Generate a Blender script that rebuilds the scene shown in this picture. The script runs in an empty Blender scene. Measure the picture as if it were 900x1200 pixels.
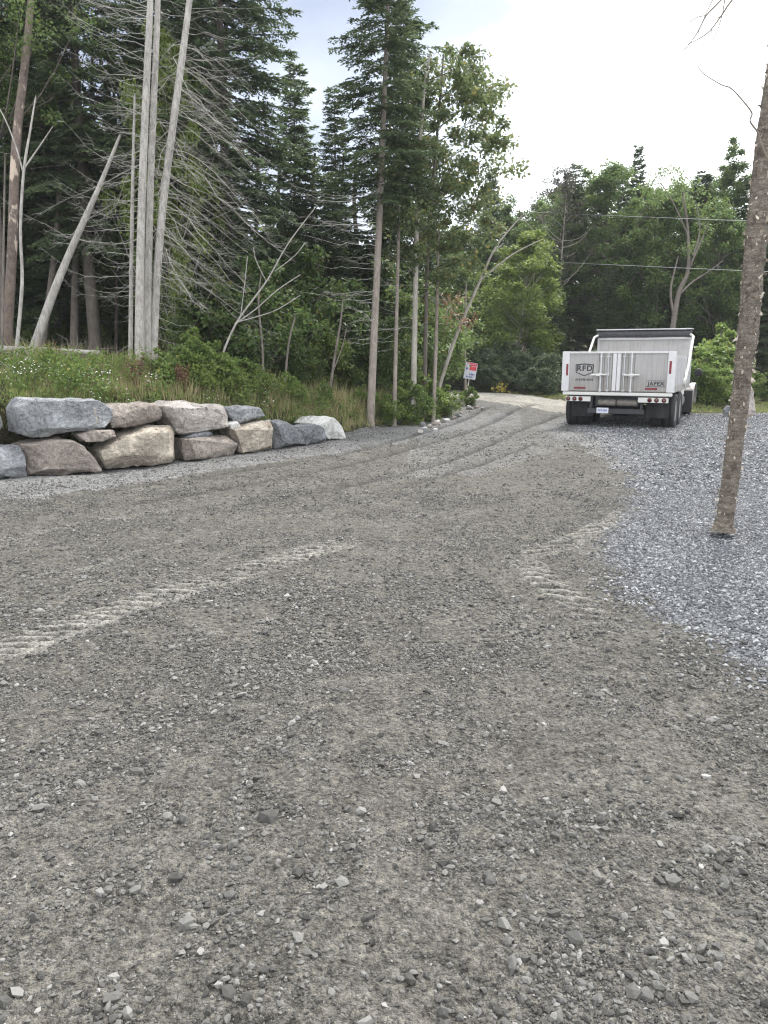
import bpy, bmesh, math, random
import numpy as np
from mathutils import Vector, Matrix, noise as mnoise
R = math.radians
scene = bpy.context.scene
C = scene.collection

# ------------------------------------------------------------------ camera
PITCH = R(11.31); EYE = 1.55; F = 900.0
cam_d = bpy.data.cameras.new('camera'); cam = bpy.data.objects.new('camera', cam_d); C.objects.link(cam)
cam.location = (0, 0, EYE); cam.rotation_euler = (math.pi/2 - PITCH, 0, 0)
cam_d.sensor_fit = 'VERTICAL'; cam_d.sensor_height = 36; cam_d.lens = 36*F/1200
cam_d.clip_start = 0.05; cam_d.clip_end = 900
scene.camera = cam

# ------------------------------------------------------------------ sky and sun
SUN_EL, SUN_AZ = R(52), R(28)      # azimuth clockwise from +Y (the view direction)
w = bpy.data.worlds.new('World'); scene.world = w; w.use_nodes = True
nt = w.node_tree; nt.nodes.clear()
def wn(t, **k):
    n = nt.nodes.new(t)
    for a, b in k.items(): setattr(n, a, b)
    return n
out = wn('ShaderNodeOutputWorld'); sky = wn('ShaderNodeTexSky', sky_type='NISHITA', sun_disc=False)
sky.sun_elevation = SUN_EL; sky.sun_rotation = SUN_AZ
b1 = wn('ShaderNodeBackground'); b1.inputs[1].default_value = 0.1; nt.links.new(sky.outputs[0], b1.inputs[0])
tc = wn('ShaderNodeTexCoord')
mp = wn('ShaderNodeMapping'); mp.inputs['Scale'].default_value = (1, 1, 2.2); nt.links.new(tc.outputs['Generated'], mp.inputs[0])
nz = wn('ShaderNodeTexNoise'); nz.inputs['Scale'].default_value = 2.1; nz.inputs['Detail'].default_value = 5; nt.links.new(mp.outputs[0], nz.inputs[0])
dot = wn('ShaderNodeVectorMath', operation='DOT_PRODUCT'); dot.inputs[1].default_value = (-0.30, 0.85, 0.44); nt.links.new(tc.outputs['Generated'], dot.inputs[0])
ma = wn('ShaderNodeMath', operation='MULTIPLY_ADD'); ma.inputs[1].default_value = -3.0; nt.links.new(dot.outputs['Value'], ma.inputs[0]); nt.links.new(nz.outputs[0], ma.inputs[2])
rp = wn('ShaderNodeValToRGB'); e = rp.color_ramp.elements
e[0].position = 0.0; e[0].color = (0.22, 0.245, 0.31, 1); e[1].position = 0.42; e[1].color = (1.05, 1.06, 1.07, 1)
m_ = rp.color_ramp.elements.new(0.17); m_.color = (0.36, 0.39, 0.455, 1)
m2 = wn('ShaderNodeMath', operation='ADD'); m2.inputs[1].default_value = 2.44; nt.links.new(ma.outputs[0], m2.inputs[0]); nt.links.new(m2.outputs[0], rp.inputs[0])
b2 = wn('ShaderNodeBackground'); b2.inputs[1].default_value = 0.52; nt.links.new(rp.outputs[0], b2.inputs[0])
mx = wn('ShaderNodeMixShader'); mx.inputs[0].default_value = 0.92
nt.links.new(b1.outputs[0], mx.inputs[1]); nt.links.new(b2.outputs[0], mx.inputs[2]); nt.links.new(mx.outputs[0], out.inputs[0])
sd = bpy.data.lights.new('sun', 'SUN'); sd.energy = 1.5; sd.angle = R(11); sd.color = (1, .965, .91)
so = bpy.data.objects.new('sun', sd); C.objects.link(so)
sdir = Vector((math.sin(SUN_AZ)*math.cos(SUN_EL), math.cos(SUN_AZ)*math.cos(SUN_EL), math.sin(SUN_EL)))
so.rotation_euler = sdir.to_track_quat('Z', 'Y').to_euler(); so.location = sdir*40
vs = scene.view_settings; vs.view_transform = 'Standard'; vs.look = 'None'; vs.exposure = 2.14; vs.gamma = 1; vs.use_curve_mapping = False
cy = scene.cycles
cy.max_bounces = 5; cy.diffuse_bounces = 3; cy.glossy_bounces = 2; cy.transmission_bounces = 3; cy.transparent_max_bounces = 4
cy.use_adaptive_sampling = True; cy.adaptive_threshold = 0.01; cy.use_denoising = True; cy.pixel_filter_type = 'BLACKMAN_HARRIS'; cy.filter_width = 1.15; cy.sample_clamp_indirect = 3.0; cy.volume_bounces = 0

# ------------------------------------------------------------------ helpers
cp, sp = math.cos(PITCH), math.sin(PITCH)
def P(px, py, d):
    """point d metres deep along the view axis that the photo shows at pixel (px,py)"""
    X = (px-450)/F*d; v = (py-600)/F*d
    return Vector((X, d*cp - v*sp, EYE - d*sp - v*cp))
def G(px, py, z=0.0):
    k = (py-600)/F; dz = -sp - k*cp
    d = (z-EYE)/dz
    return P(px, py, d)
def lattice(ix, iy, seed):
    h = (ix.astype(np.int64)*374761393 + iy.astype(np.int64)*668265263 + seed*1442695041) & 0x7fffffff
    h = ((h ^ (h >> 13))*1274126177) & 0x7fffffff
    h = h ^ (h >> 16)
    return (h & 0xffffff)/float(0xffffff)
def vnoise(x, y, s, seed=0):
    x = x/s; y = y/s
    ix = np.floor(x); iy = np.floor(y); fx = x-ix; fy = y-iy
    fx = fx*fx*(3-2*fx); fy = fy*fy*(3-2*fy)
    ix = ix.astype(np.int64); iy = iy.astype(np.int64)
    a = lattice(ix, iy, seed); b = lattice(ix+1, iy, seed); c = lattice(ix, iy+1, seed); d = lattice(ix+1, iy+1, seed)
    return (a*(1-fx)+b*fx)*(1-fy) + (c*(1-fx)+d*fx)*fy
def fbm(x, y, s, o=4, seed=0):
    r = 0; a = 1; t = 0
    for i in range(o):
        r = r + a*vnoise(x, y, s, seed+i*17); t += a; a *= .5; s *= .5
    return r/t
def sstep(a, b, x):
    t = np.clip((x-a)/(b-a), 0, 1); return t*t*(3-2*t)
def in_poly(x, y, poly):
    ins = np.zeros(x.shape, bool); n = len(poly)
    for i in range(n):
        x1, y1 = poly[i]; x2, y2 = poly[(i+1) % n]
        if y1 == y2: continue
        c = ((y1 > y) != (y2 > y)) & (x < (x2-x1)*(y-y1)/(y2-y1)+x1)
        ins ^= c
    return ins
def polyline_uv(x, y, pts):
    """arc length u and signed offset v of every point from a polyline"""
    best = np.full(x.shape, 1e9); U = np.zeros(x.shape); V = np.full(x.shape, 1e9); s = 0
    for (x1, y1), (x2, y2) in zip(pts[:-1], pts[1:]):
        dx, dy = x2-x1, y2-y1; L = math.hypot(dx, dy); dx /= L; dy /= L
        t = np.clip((x-x1)*dx+(y-y1)*dy, 0, L)
        d = np.hypot(x-x1-t*dx, y-y1-t*dy); sg = np.sign((x-x1)*dy-(y-y1)*dx)
        m = d < best
        best[m] = d[m]; U[m] = s+t[m]; V[m] = (sg*d)[m]; s += L
    return U, V, s
def smooth_path(pts, n=8):
    out = []; P_ = [pts[0]]+list(pts)+[pts[-1]]
    P_ = [np.array(p, float) for p in P_]
    for i in range(1, len(P_)-2):
        a, b, c, d = P_[i-1:i+3]
        for k in range(n):
            t = k/n
            out.append(.5*((2*b)+(c-a)*t+(2*a-5*b+4*c-d)*t*t+(3*b-a-3*c+d)*t**3))
    out.append(P_[-2]); return np.array(out)

class MB:
    """collects verts and faces as arrays and links them as ONE mesh"""
    def __init__(s): s.v = []; s.f = []; s.n = 0
    def add(s, v, f):
        v = np.asarray(v, float).reshape(-1, 3); s.v.append(v)
        for fa in (f if isinstance(f, list) else [f]): s.f.append(np.asarray(fa, np.int64)+s.n)
        s.n += len(v)
    def box(s, x0, x1, y0, y1, z0, z1):
        v = [(x0,y0,z0),(x1,y0,z0),(x1,y1,z0),(x0,y1,z0),(x0,y0,z1),(x1,y0,z1),(x1,y1,z1),(x0,y1,z1)]
        s.add(v, np.array([(0,3,2,1),(4,5,6,7),(0,1,5,4),(1,2,6,5),(2,3,7,6),(3,0,4,7)]))
    def tube(s, pts, rad, n=6, cap=True):
        pts = np.asarray(pts, float); m = len(pts); rad = np.broadcast_to(np.asarray(rad, float), (m,))
        t = np.gradient(pts, axis=0); t /= np.linalg.norm(t, axis=1)[:, None]+1e-9
        ref = np.array([0, 0, 1.]) if abs(t[:, 2]).mean() < .8 else np.array([1., 0, 0])
        a = np.cross(t, ref); a /= np.linalg.norm(a, axis=1)[:, None]+1e-9; b = np.cross(t, a)
        an = np.arange(n)*2*math.pi/n
        v = pts[:, None, :] + rad[:, None, None]*(np.cos(an)[None, :, None]*a[:, None, :]+np.sin(an)[None, :, None]*b[:, None, :])
        i = np.arange(m-1)[:, None]*n; j = np.arange(n)[None, :]; j2 = (j+1) % n
        f = np.stack([i+j, i+j2, i+n+j2, i+n+j], -1).reshape(-1, 4)
        fl = [f]
        if cap:
            fl.append(np.array([list(range(n))])); fl.append(np.array([[(m-1)*n+k for k in range(n-1, -1, -1)]]))
        s.add(v.reshape(-1, 3), fl)
    def lathe(s, prof, axis, cen, n=24):
        """profile (r, h) turned about axis 'x','y' or 'z' through cen"""
        pr = np.array(prof, float); m = len(pr); an = np.arange(n)*2*math.pi/n
        c, si = np.cos(an), np.sin(an)
        r = pr[:, 0][:, None]; h = np.broadcast_to(pr[:, 1][:, None], (m, n))
        A, B = r*c, r*si
        v = {'x': np.stack([h, A, B], -1), 'y': np.stack([A, h, B], -1), 'z': np.stack([A, B, h], -1)}[axis].reshape(-1, 3)+np.array(cen)
        i = np.arange(m-1)[:, None]*n; j = np.arange(n)[None, :]; j2 = (j+1) % n
        f = np.stack([i+j, i+j2, i+n+j2, i+n+j], -1).reshape(-1, 4)
        s.add(v, [f, np.array([list(range(n))]), np.array([[(m-1)*n+k for k in range(n)]])])
    def blades(s, pos, dr, nrm, ln, wd, kind='leaf'):
        """flat rhombic blades: pos Nx3 base, dr unit direction, nrm rough normal"""
        pos = np.asarray(pos, float); side = np.cross(dr, nrm); side /= np.linalg.norm(side, axis=1)[:, None]+1e-9
        ln = np.asarray(ln, float).reshape(-1, 1)*np.ones((len(pos), 1)); wd = np.asarray(wd, float).reshape(-1, 1)*np.ones((len(pos), 1))
        up = np.cross(side, dr)
        a = pos; b = pos+dr*ln*.5+side*wd*.5+up*wd*.12; c = pos+dr*ln; d = pos+dr*ln*.5-side*wd*.5+up*wd*.12
        v = np.stack([a, b, c, d], 1).reshape(-1, 3)
        f = np.arange(len(pos)*4).reshape(-1, 4)
        s.add(v, f)
    def mesh(s, name, smooth=False):
        me = bpy.data.meshes.new(name); V = np.concatenate(s.v)
        me.vertices.add(len(V)); me.vertices.foreach_set('co', V.astype(np.float32).ravel())
        loops = np.concatenate([f.ravel() for f in s.f]); tot = np.concatenate([np.full(len(f), f.shape[1]) for f in s.f])
        st = np.concatenate([[0], np.cumsum(tot)[:-1]])
        me.loops.add(len(loops)); me.loops.foreach_set('vertex_index', loops.astype(np.int32))
        me.polygons.add(len(tot)); me.polygons.foreach_set('loop_start', st.astype(np.int32))
        me.polygons.foreach_set('use_smooth', np.full(len(tot), smooth))
        me.update(calc_edges=True); me.validate(); return me
    def build(s, name, mat, parent=None, smooth=False):
        me = s.mesh(name, smooth); me.materials.append(mat)
        return link(name, me, parent)
def link(name, data, parent=None):
    o = bpy.data.objects.new(name, data); C.objects.link(o)
    if parent: o.parent = parent
    return o
def tag(o, label=None, cat=None, group=None, kind=None):
    for k, v in (('label', label), ('category', cat), ('group', group), ('kind', kind)):
        if v: o[k] = v
    return o
def empty(name, loc=(0, 0, 0), rz=0, label=None, cat=None, group=None):
    o = bpy.data.objects.new(name, None); C.objects.link(o); o.location = loc; o.rotation_euler = (0, 0, rz); o.empty_display_size = .2
    return tag(o, label, cat, group)
def copy_tree(o, parent=None):
    c = o.copy(); C.objects.link(c)
    if parent: c.parent = parent
    for ch in [x for x in o.children]: copy_tree(ch, c)
    return c

# ------------------------------------------------------------------ materials
class NT:
    def __init__(s, name):
        s.m = bpy.data.materials.new(name); s.m.use_nodes = True; s.t = s.m.node_tree; s.b = s.t.nodes['Principled BSDF']
    def n(s, t, **k):
        x = s.t.nodes.new(t)
        for a, b in k.items():
            if a == 'ins':
                for kk, vv in b.items(): x.inputs[kk].default_value = vv
            else: setattr(x, a, b)
        return x
    def l(s, a, b): s.t.links.new(a, b)
    def noise(s, co, sc, det=3, rough=.55, dist=0):
        x = s.n('ShaderNodeTexNoise', ins={'Scale': sc, 'Detail': det, 'Roughness': rough, 'Distortion': dist}); s.l(co, x.inputs['Vector']); return x.outputs['Fac']
    def ramp(s, fac, stops):
        x = s.n('ShaderNodeValToRGB'); el = x.color_ramp.elements
        while len(el) < len(stops): el.new(.5)
        for i, (p, c) in enumerate(stops): el[i].position = p; el[i].color = (*c, 1) if len(c) == 3 else c
        s.l(fac, x.inputs[0]); return x.outputs[0]
    def mix(s, fac, a, b, mode='MIX'):
        x = s.n('ShaderNodeMix', data_type='RGBA', blend_type=mode)
        for v, i in ((fac, 0), (a, 6), (b, 7)):
            if hasattr(v, 'is_output'): s.l(v, x.inputs[i])
            else: x.inputs[i].default_value = v if i == 0 else (*v, 1)
        return x.outputs[2]
    def math(s, op, a, b=0.0, c=0.0):
        x = s.n('ShaderNodeMath', operation=op)
        for v, i in ((a, 0), (b, 1), (c, 2)):
            if hasattr(v, 'is_output'): s.l(v, x.inputs[i])
            else: x.inputs[i].default_value = v
        return x.outputs[0]
    def bump(s, h, dist, strength=1.0, nrm=None):
        x = s.n('ShaderNodeBump', ins={'Strength': strength, 'Distance': dist}); s.l(h, x.inputs['Height'])
        if nrm: s.l(nrm, x.inputs['Normal'])
        return x.outputs[0]
    def pos(s): return s.n('ShaderNodeNewGeometry').outputs['Position']
    def obj(s): return s.n('ShaderNodeTexCoord').outputs['Object']
    def scaled(s, co, v):
        x = s.n('ShaderNodeMapping', ins={'Scale': v}); s.l(co, x.inputs[0]); return x.outputs[0]

def plain(name, col, rough=.6, metal=0, var=.12, sc=9, bump=0):
    k = NT(name); co = k.obj(); f = k.noise(co, sc, 5, .6)
    a = tuple(c*(1-var) for c in col); b = tuple(min(1, c*(1+var)) for c in col)
    k.l(k.ramp(f, [(.3, a), (.7, b)]), k.b.inputs['Base Color']); k.b.inputs['Roughness'].default_value = rough; k.b.inputs['Metallic'].default_value = metal
    if bump: k.l(k.bump(f, bump), k.b.inputs['Normal'])
    return k.m
def leaf_mat(name, dark, light, trans=.3, alt=None, altp=.12, rough=.5):
    k = NT(name); g = k.n('ShaderNodeNewGeometry'); oi = k.n('ShaderNodeObjectInfo')
    n1 = k.noise(g.outputs['Position'], 1.1, 3)
    f = k.math('MULTIPLY_ADD', g.outputs['Random Per Island'], .6, k.math('MULTIPLY', n1, .5))
    f = k.math('ADD', f, k.math('MULTIPLY', k.math('SUBTRACT', oi.outputs['Random'], .5), .35))
    col = k.ramp(f, [(.15, dark), (.95, light)])
    if alt:
        r2 = k.math('GREATER_THAN', k.math('FRACT', k.math('MULTIPLY', g.outputs['Random Per Island'], 37.7)), 1-altp)
        col = k.mix(r2, col, alt)
    k.l(col, k.b.inputs['Base Color']); k.b.inputs['Roughness'].default_value = rough
    k.b.inputs['Specular IOR Level'].default_value = .35
    tr = k.n('ShaderNodeBsdfTranslucent'); k.l(col, tr.inputs[0]); mxs = k.n('ShaderNodeMixShader'); mxs.inputs[0].default_value = trans
    k.l(k.b.outputs[0], mxs.inputs[1]); k.l(tr.outputs[0], mxs.inputs[2]); k.l(mxs.outputs[0], k.t.nodes['Material Output'].inputs[0])
    return k.m
def bark_mat(name, dark, light, sc=7, patch=None, patch_t=.62, stretch=(1, 1, .25), bump=.012):
    k = NT(name); co = k.pos(); s_ = k.scaled(co, stretch)
    f = k.noise(s_, sc*3, 6, .7); f2 = k.noise(co, sc*.35, 3)
    ff = k.math('ADD', k.math('MULTIPLY', f, .7), k.math('MULTIPLY', f2, .3))
    col = k.ramp(ff, [(.32, dark), (.66, light)])
    if patch:
        pm = k.ramp(k.noise(k.scaled(co, (1, 1, .5)), sc*.6, 4, .6), [(patch_t, (0, 0, 0)), (patch_t+.05, (1, 1, 1))]); col = k.mix(pm, col, patch)
    k.l(col, k.b.inputs['Base Color']); k.b.inputs['Roughness'].default_value = .9
    k.l(k.bump(f, bump), k.b.inputs['Normal']); return k.m

M = {}
M['spruce'] = leaf_mat('spruce_needles', (.058, .088, .046), (.150, .200, .098), .42)
M['fir'] = leaf_mat('fir_needles', (.062, .092, .046), (.165, .212, .102), .42)
M['maple'] = leaf_mat('maple_leaves', (.062, .108, .034), (.185, .260, .085), .5, (.16, .17, .04), .06)
M['poplar'] = leaf_mat('poplar_leaves', (.080, .115, .045), (.200, .240, .105), .5, (.24, .22, .07), .08)
M['yellowgreen'] = leaf_mat('yellow_green_leaves', (.090, .135, .032), (.235, .295, .078), .5)
M['sparse'] = leaf_mat('fading_leaves', (.060, .060, .045), (.135, .120, .095), .3)
M['rusty'] = leaf_mat('rusty_leaves', (.15, .085, .045), (.30, .19, .11), .3)
M['shrub'] = leaf_mat('shrub_leaves', (.075, .130, .032), (.225, .310, .085), .5, (.26, .26, .07), .05)
M['willow'] = leaf_mat('grey_green_shrub_leaves', (.055, .085, .045), (.150, .195, .105), .3)
M['grassg'] = leaf_mat('green_grass', (.125, .175, .050), (.330, .390, .140), .35, (.30, .26, .14), .18)
M['straw'] = leaf_mat('straw_grass', (.26, .22, .12), (.52, .44, .27), .45, (.24, .30, .10), .3)
M['petal'] = plain('white_petals', (.75, .75, .72), .7)
M['yellow'] = plain('yellow_petals', (.42, .33, .05), .7)
M['redplant'] = leaf_mat('red_brown_seed_heads', (.10, .050, .035), (.20, .10, .065), .2)
M['deadbark'] = bark_mat('grey_dead_bark', (.15, .14, .13), (.46, .44, .41), 8)
M['deadtwig'] = plain('grey_dead_twigs', (.31, .30, .275), .9, var=.35, sc=3)
M['browntwig'] = plain('brown_twigs', (.16, .135, .11), .9, var=.35, sc=3)
M['bark'] = bark_mat('brown_grey_bark', (.06, .05, .042), (.19, .165, .145), 6)
M['firbark'] = bark_mat('pale_fir_bark', (.12, .10, .085), (.31, .27, .235), 6)
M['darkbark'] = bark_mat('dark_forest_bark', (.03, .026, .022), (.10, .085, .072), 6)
M['palebark'] = bark_mat('pale_poplar_bark', (.17, .155, .13), (.40, .375, .33), 5, (.10, .085, .07), .66)
M['peelbark'] = bark_mat('peeling_bark', (.06, .045, .04), (.20, .155, .13), 6, (.46, .38, .31), .60, (1, 1, .6))

def gravel_material():
    k = NT('gravel'); co = k.pos()
    at = {n: k.n('ShaderNodeAttribute', attribute_name=n).outputs['Fac'] for n in ('blue', 'pale', 'road', 'veg', 'comp', 'rut')}
    # stones of three sizes as cells
    def vor(sc, feat='F1'):
        x = k.n('ShaderNodeTexVoronoi', feature=feat); x.inputs['Scale'].default_value = sc; k.l(co, x.inputs['Vector']); return x
    v1, v2, v3 = vor(34), vor(80), vor(170)
    def pick(v, p):
        sep = k.n('ShaderNodeSeparateColor'); k.l(v.outputs['Color'], sep.inputs[0])
        return k.math('GREATER_THAN', sep.outputs[0], p), sep.outputs[1]
    def dome(v, p):
        s_, c_ = pick(v, p); d = k.math('SUBTRACT', .62, v.outputs['Distance']); d = k.math('MAXIMUM', d, 0)
        return k.math('MULTIPLY', d, s_), s_, c_
    h1, s1, c1 = dome(v1, .72); h2, s2, c2 = dome(v2, .35); h3, s3, c3 = dome(v3, .1)
    fine = k.noise(co, 260, 3, .7); mid = k.noise(co, 22, 5, .65); big = k.noise(co, 1.3, 4, .6); med = k.noise(co, 7, 4, .65)
    # colour of each kind of ground
    grain = k.math('ADD', k.math('MULTIPLY', c2, .45), k.math('MULTIPLY', c3, .55))
    brown = k.mix(k.math('MULTIPLY_ADD', fine, .5, k.math('MULTIPLY', med, .5)), (.058, .054, .046), (.240, .227, .200))
    brown = k.mix(k.math('MULTIPLY', s2, .55), brown, k.ramp(grain, [(.1, (.055, .053, .049)), (.6, (.13, .127, .118)), (.95, (.23, .225, .21))]))
    blue = k.ramp(grain, [(.12, (.065, .067, .071)), (.5, (.165, .169, .178)), (.9, (.38, .386, .395))])
    blue = k.mix(k.ramp(k.noise(k.scaled(co, (.5, 2.2, 1)), 1.3, 4), [(.5, (0, 0, 0)), (.68, (.6, .6, .6))]), blue, (.095, .098, .106))
    pale = k.ramp(grain, [(.1, (.12, .12, .12)), (.6, (.235, .237, .238)), (.95, (.43, .43, .42))])
    road = k.mix(k.math('MULTIPLY_ADD', grain, .6, k.math('MULTIPLY', med, .4)), (.24, .23, .205), (.46, .44, .39))
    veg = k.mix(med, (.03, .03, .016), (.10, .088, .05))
    edge = lambda a: k.ramp(k.math('ADD', k.math('MULTIPLY', a, 1.0), k.math('MULTIPLY', k.math('SUBTRACT', mid, .5), .55)), [(.42, (0, 0, 0)), (.60, (1, 1, 1))])
    c = brown
    c = k.mix(edge(at['blue']), c, blue)
    c = k.mix(k.math('MULTIPLY', edge(at['pale']), .85), c, pale)
    c = k.mix(edge(at['road']), c, road)
    c = k.mix(k.math('MULTIPLY', at['rut'], k.math('MULTIPLY_ADD', med, .9, .25)), c, (.038, .037, .036))
    comp = k.math('MULTIPLY', at['comp'], k.math('MULTIPLY_ADD', med, .5, .6))
    c = k.mix(comp, c, (.355, .346, .315))
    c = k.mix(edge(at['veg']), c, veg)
    patch = k.ramp(k.noise(k.scaled(co, (1.6, .75, 1)), 1.0, 4, .62), [(.56, (0, 0, 0)), (.74, (.38, .38, .38))])
    c = k.mix(k.math('MULTIPLY', patch, k.math('SUBTRACT', 1, k.math('MAXIMUM', at['blue'], at['veg']))), c, (.21, .205, .19))
    spk = k.math('MULTIPLY', k.math('SUBTRACT', k.noise(co, 45, 4, .75), .5), 3.2); spk2 = k.math('MULTIPLY', k.math('SUBTRACT', k.noise(co, 14, 5, .8), .5), 2.2)
    lum = k.math('ADD', 1, k.math('ADD', spk, spk2)); lum = k.math('ADD', lum, k.math('MULTIPLY', k.math('SUBTRACT', k.noise(k.scaled(co, (1, .6, 1)), 5, 5, .85), .5), 1.3)); lum = k.math('MAXIMUM', k.math('ADD', lum, k.math('MULTIPLY', k.math('SUBTRACT', big, .5), .75)), .22)
    mul = k.n('ShaderNodeVectorMath', operation='SCALE'); k.l(c, mul.inputs[0]); k.l(lum, mul.inputs['Scale'])
    k.l(mul.outputs[0], k.b.inputs['Base Color']); k.b.inputs['Roughness'].default_value = .95; k.b.inputs['Specular IOR Level'].default_value = .2
    h = k.math('ADD', k.math('MULTIPLY', h1, .022), k.math('ADD', k.math('MULTIPLY', h2, .011), k.math('MULTIPLY', h3, .005)))
    h = k.math('ADD', h, k.math('ADD', k.math('MULTIPLY', mid, .022), k.math('MULTIPLY', fine, .003)))
    h = k.math('ADD', h, k.math('MULTIPLY', k.noise(co, 60, 3, .7), .010))
    k.l(k.bump(h, 2.1, 1.0), k.b.inputs['Normal'])
    return k.m
M['gravel'] = gravel_material()
def stone_mat(name, stops):
    k = NT(name); g = k.n('ShaderNodeNewGeometry'); c = k.ramp(g.outputs['Random Per Island'], stops)
    n = k.noise(g.outputs['Position'], 120, 4, .7); c = k.mix(k.math('MULTIPLY', n, .35), c, (.085, .084, .079))
    k.l(c, k.b.inputs['Base Color']); k.b.inputs['Roughness'].default_value = .85; k.l(k.bump(n, .003), k.b.inputs['Normal']); return k.m
M['stone'] = stone_mat('loose_grey_stones', [(0, (.036, .035, .032)), (.45, (.092, .090, .085)), (.85, (.165, .162, .153)), (.98, (.235, .23, .22)), (1, (.34, .335, .32))])
M['bluestone'] = stone_mat('blue_grey_crushed_stones', [(0, (.055, .058, .066)), (.4, (.125, .131, .145)), (.75, (.22, .228, .243)), (1, (.46, .47, .485))])
def rock_mat(name, dark, light, vein, stain=None, stain_t=.6):
    k = NT(name); co = k.pos()
    a = k.noise(co, 2.6, 8, .68, .8); b = k.noise(co, 22, 7, .75); d = k.noise(k.scaled(co, (1, 1, 2.2)), 5, 8, .7, 1.5)
    f = k.math('ADD', k.math('MULTIPLY', a, .5), k.math('MULTIPLY', b, .5)); spot = k.noise(co, 85, 4, .8); f = k.math('ADD', f, k.math('MULTIPLY', k.math('SUBTRACT', spot, .5), .35)); c = k.ramp(f, [(.36, tuple(x*.62 for x in dark)), (.5, tuple((x+y)/2 for x, y in zip(dark, light))), (.63, tuple(x*1.22 for x in light))])
    c = k.mix(k.ramp(d, [(.60, (0, 0, 0)), (.72, (.7, .7, .7))]), c, vein)
    if stain: c = k.mix(k.ramp(k.noise(co, 1.8, 4), [(stain_t, (0, 0, 0)), (stain_t+.1, (.8, .8, .8))]), c, stain)
    cr = k.n('ShaderNodeTexVoronoi', feature='DISTANCE_TO_EDGE'); cr.inputs['Scale'].default_value = 2.8
    k.l(k.mix(.16, co, k.n('ShaderNodeTexNoise', ins={'Scale': 5.0}).outputs['Color'], 'ADD'), cr.inputs['Vector'])
    ck = k.ramp(cr.outputs['Distance'], [(.0, (0, 0, 0)), (.035, (1, 1, 1))])
    c = k.mix(k.math('MULTIPLY', k.math('SUBTRACT', 1, ck), .18), c, tuple(x*.5 for x in dark))
    k.l(c, k.b.inputs['Base Color']); k.b.inputs['Roughness'].default_value = .88
    h = k.math('ADD', k.math('MULTIPLY', a, .13), k.math('ADD', k.math('MULTIPLY', b, .022), k.math('MULTIPLY', d, .03)))
    h = k.math('ADD', h, k.math('MULTIPLY', ck, .006))
    k.l(k.bump(h, 1.0, 1.0), k.b.inputs['Normal']); return k.m
M['rock_grey'] = rock_mat('blue_grey_rock', (0.126, 0.132, 0.140), (0.375, 0.386, 0.401), (0.507, 0.518, 0.527))
M['rock_dark'] = rock_mat('dark_grey_rock', (0.091, 0.097, 0.106), (0.254, 0.264, 0.280), (0.406, 0.406, 0.406))
M['rock_brown'] = rock_mat('pinkish_brown_rock', (0.172, 0.147, 0.126), (0.375, 0.330, 0.294), (0.487, 0.446, 0.406))
M['rock_tan'] = rock_mat('tan_rock', (0.243, 0.208, 0.168), (0.477, 0.426, 0.355), (0.548, 0.507, 0.446), (0.507, 0.345, 0.152), .62)
M['rock_pink'] = rock_mat('pale_pink_rock', (0.254, 0.229, 0.208), (0.467, 0.431, 0.406), (0.558, 0.527, 0.507))
M['rock_white'] = rock_mat('white_rock', (0.430, 0.430, 0.413), (0.654, 0.654, 0.636), (0.722, 0.722, 0.705))

# ------------------------------------------------------------------ terrain
g2 = lambda *a: tuple(G(*a))[:2]
WALL = [(-14., 2.5), (-9.5, 6.0), g2(0, 556), g2(125, 551), g2(215, 538), g2(325, 524), g2(410, 512), g2(500, 494), (1.9, 23.0), (2.2, 30.0), (-8, 40), (-40, 60)]
def wall_uv(x, y):
    return polyline_uv(x, y, WALL)
_wl = [0]
for a, b in zip(WALL[:-1], WALL[1:]): _wl.append(_wl[-1]+math.dist(a, b))
TER_U = [0, _wl[2], _wl[4], _wl[5], _wl[6], _wl[7], _wl[8], _wl[9], _wl[-1]]
TER_H = [1.15, 1.02, .98, .82, .42, .22, .15, .10, .10]
def H(x, y, fine=True):
    x = np.asarray(x, float); y = np.asarray(y, float); sh = x.shape; x = x.ravel(); y = y.ravel()
    U, V, _ = wall_uv(x, y)
    left = np.maximum(-V, 0)*(V < 0)
    top = np.interp(U, TER_U, TER_H)
    rise = np.interp(U, TER_U, [.15, .15, .15, .12, .07, .04, .02, .0, .0])
    h = top*sstep(.30, .85, left) + rise*np.clip(left-1, 0, 4.5) + .02*np.minimum(left, 30)*sstep(1, 6, left)
    yard = 1-sstep(0.0, .4, left)
    h += .38*sstep(18.5, 26, y)*(1-sstep(3.2, 6.0, x))*yard
    h += .35*sstep(22.5, 27, y)*sstep(3.2, 6., x)
    h += .10*np.maximum(y-30, 0)*(1-.0*x) * sstep(30, 40, y)
    h = np.minimum(h, 9+0*h)
    nr = 1-sstep(14, 26, y)
    h += (.045*(fbm(x, y, 2.2, 3, 3)-.5) + .028*(fbm(x, y, .5, 3, 9)-.5))*np.where(left > .3, 3, 1)
    if fine:
        h += nr*(.036*(fbm(x, y, .15, 4, 21)-.5) + .010*(fbm(x, y, .04, 2, 33)-.5))
    return h.reshape(sh)
def hz(x, y): return float(H(np.array([x]), np.array([y]), False)[0])

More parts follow.
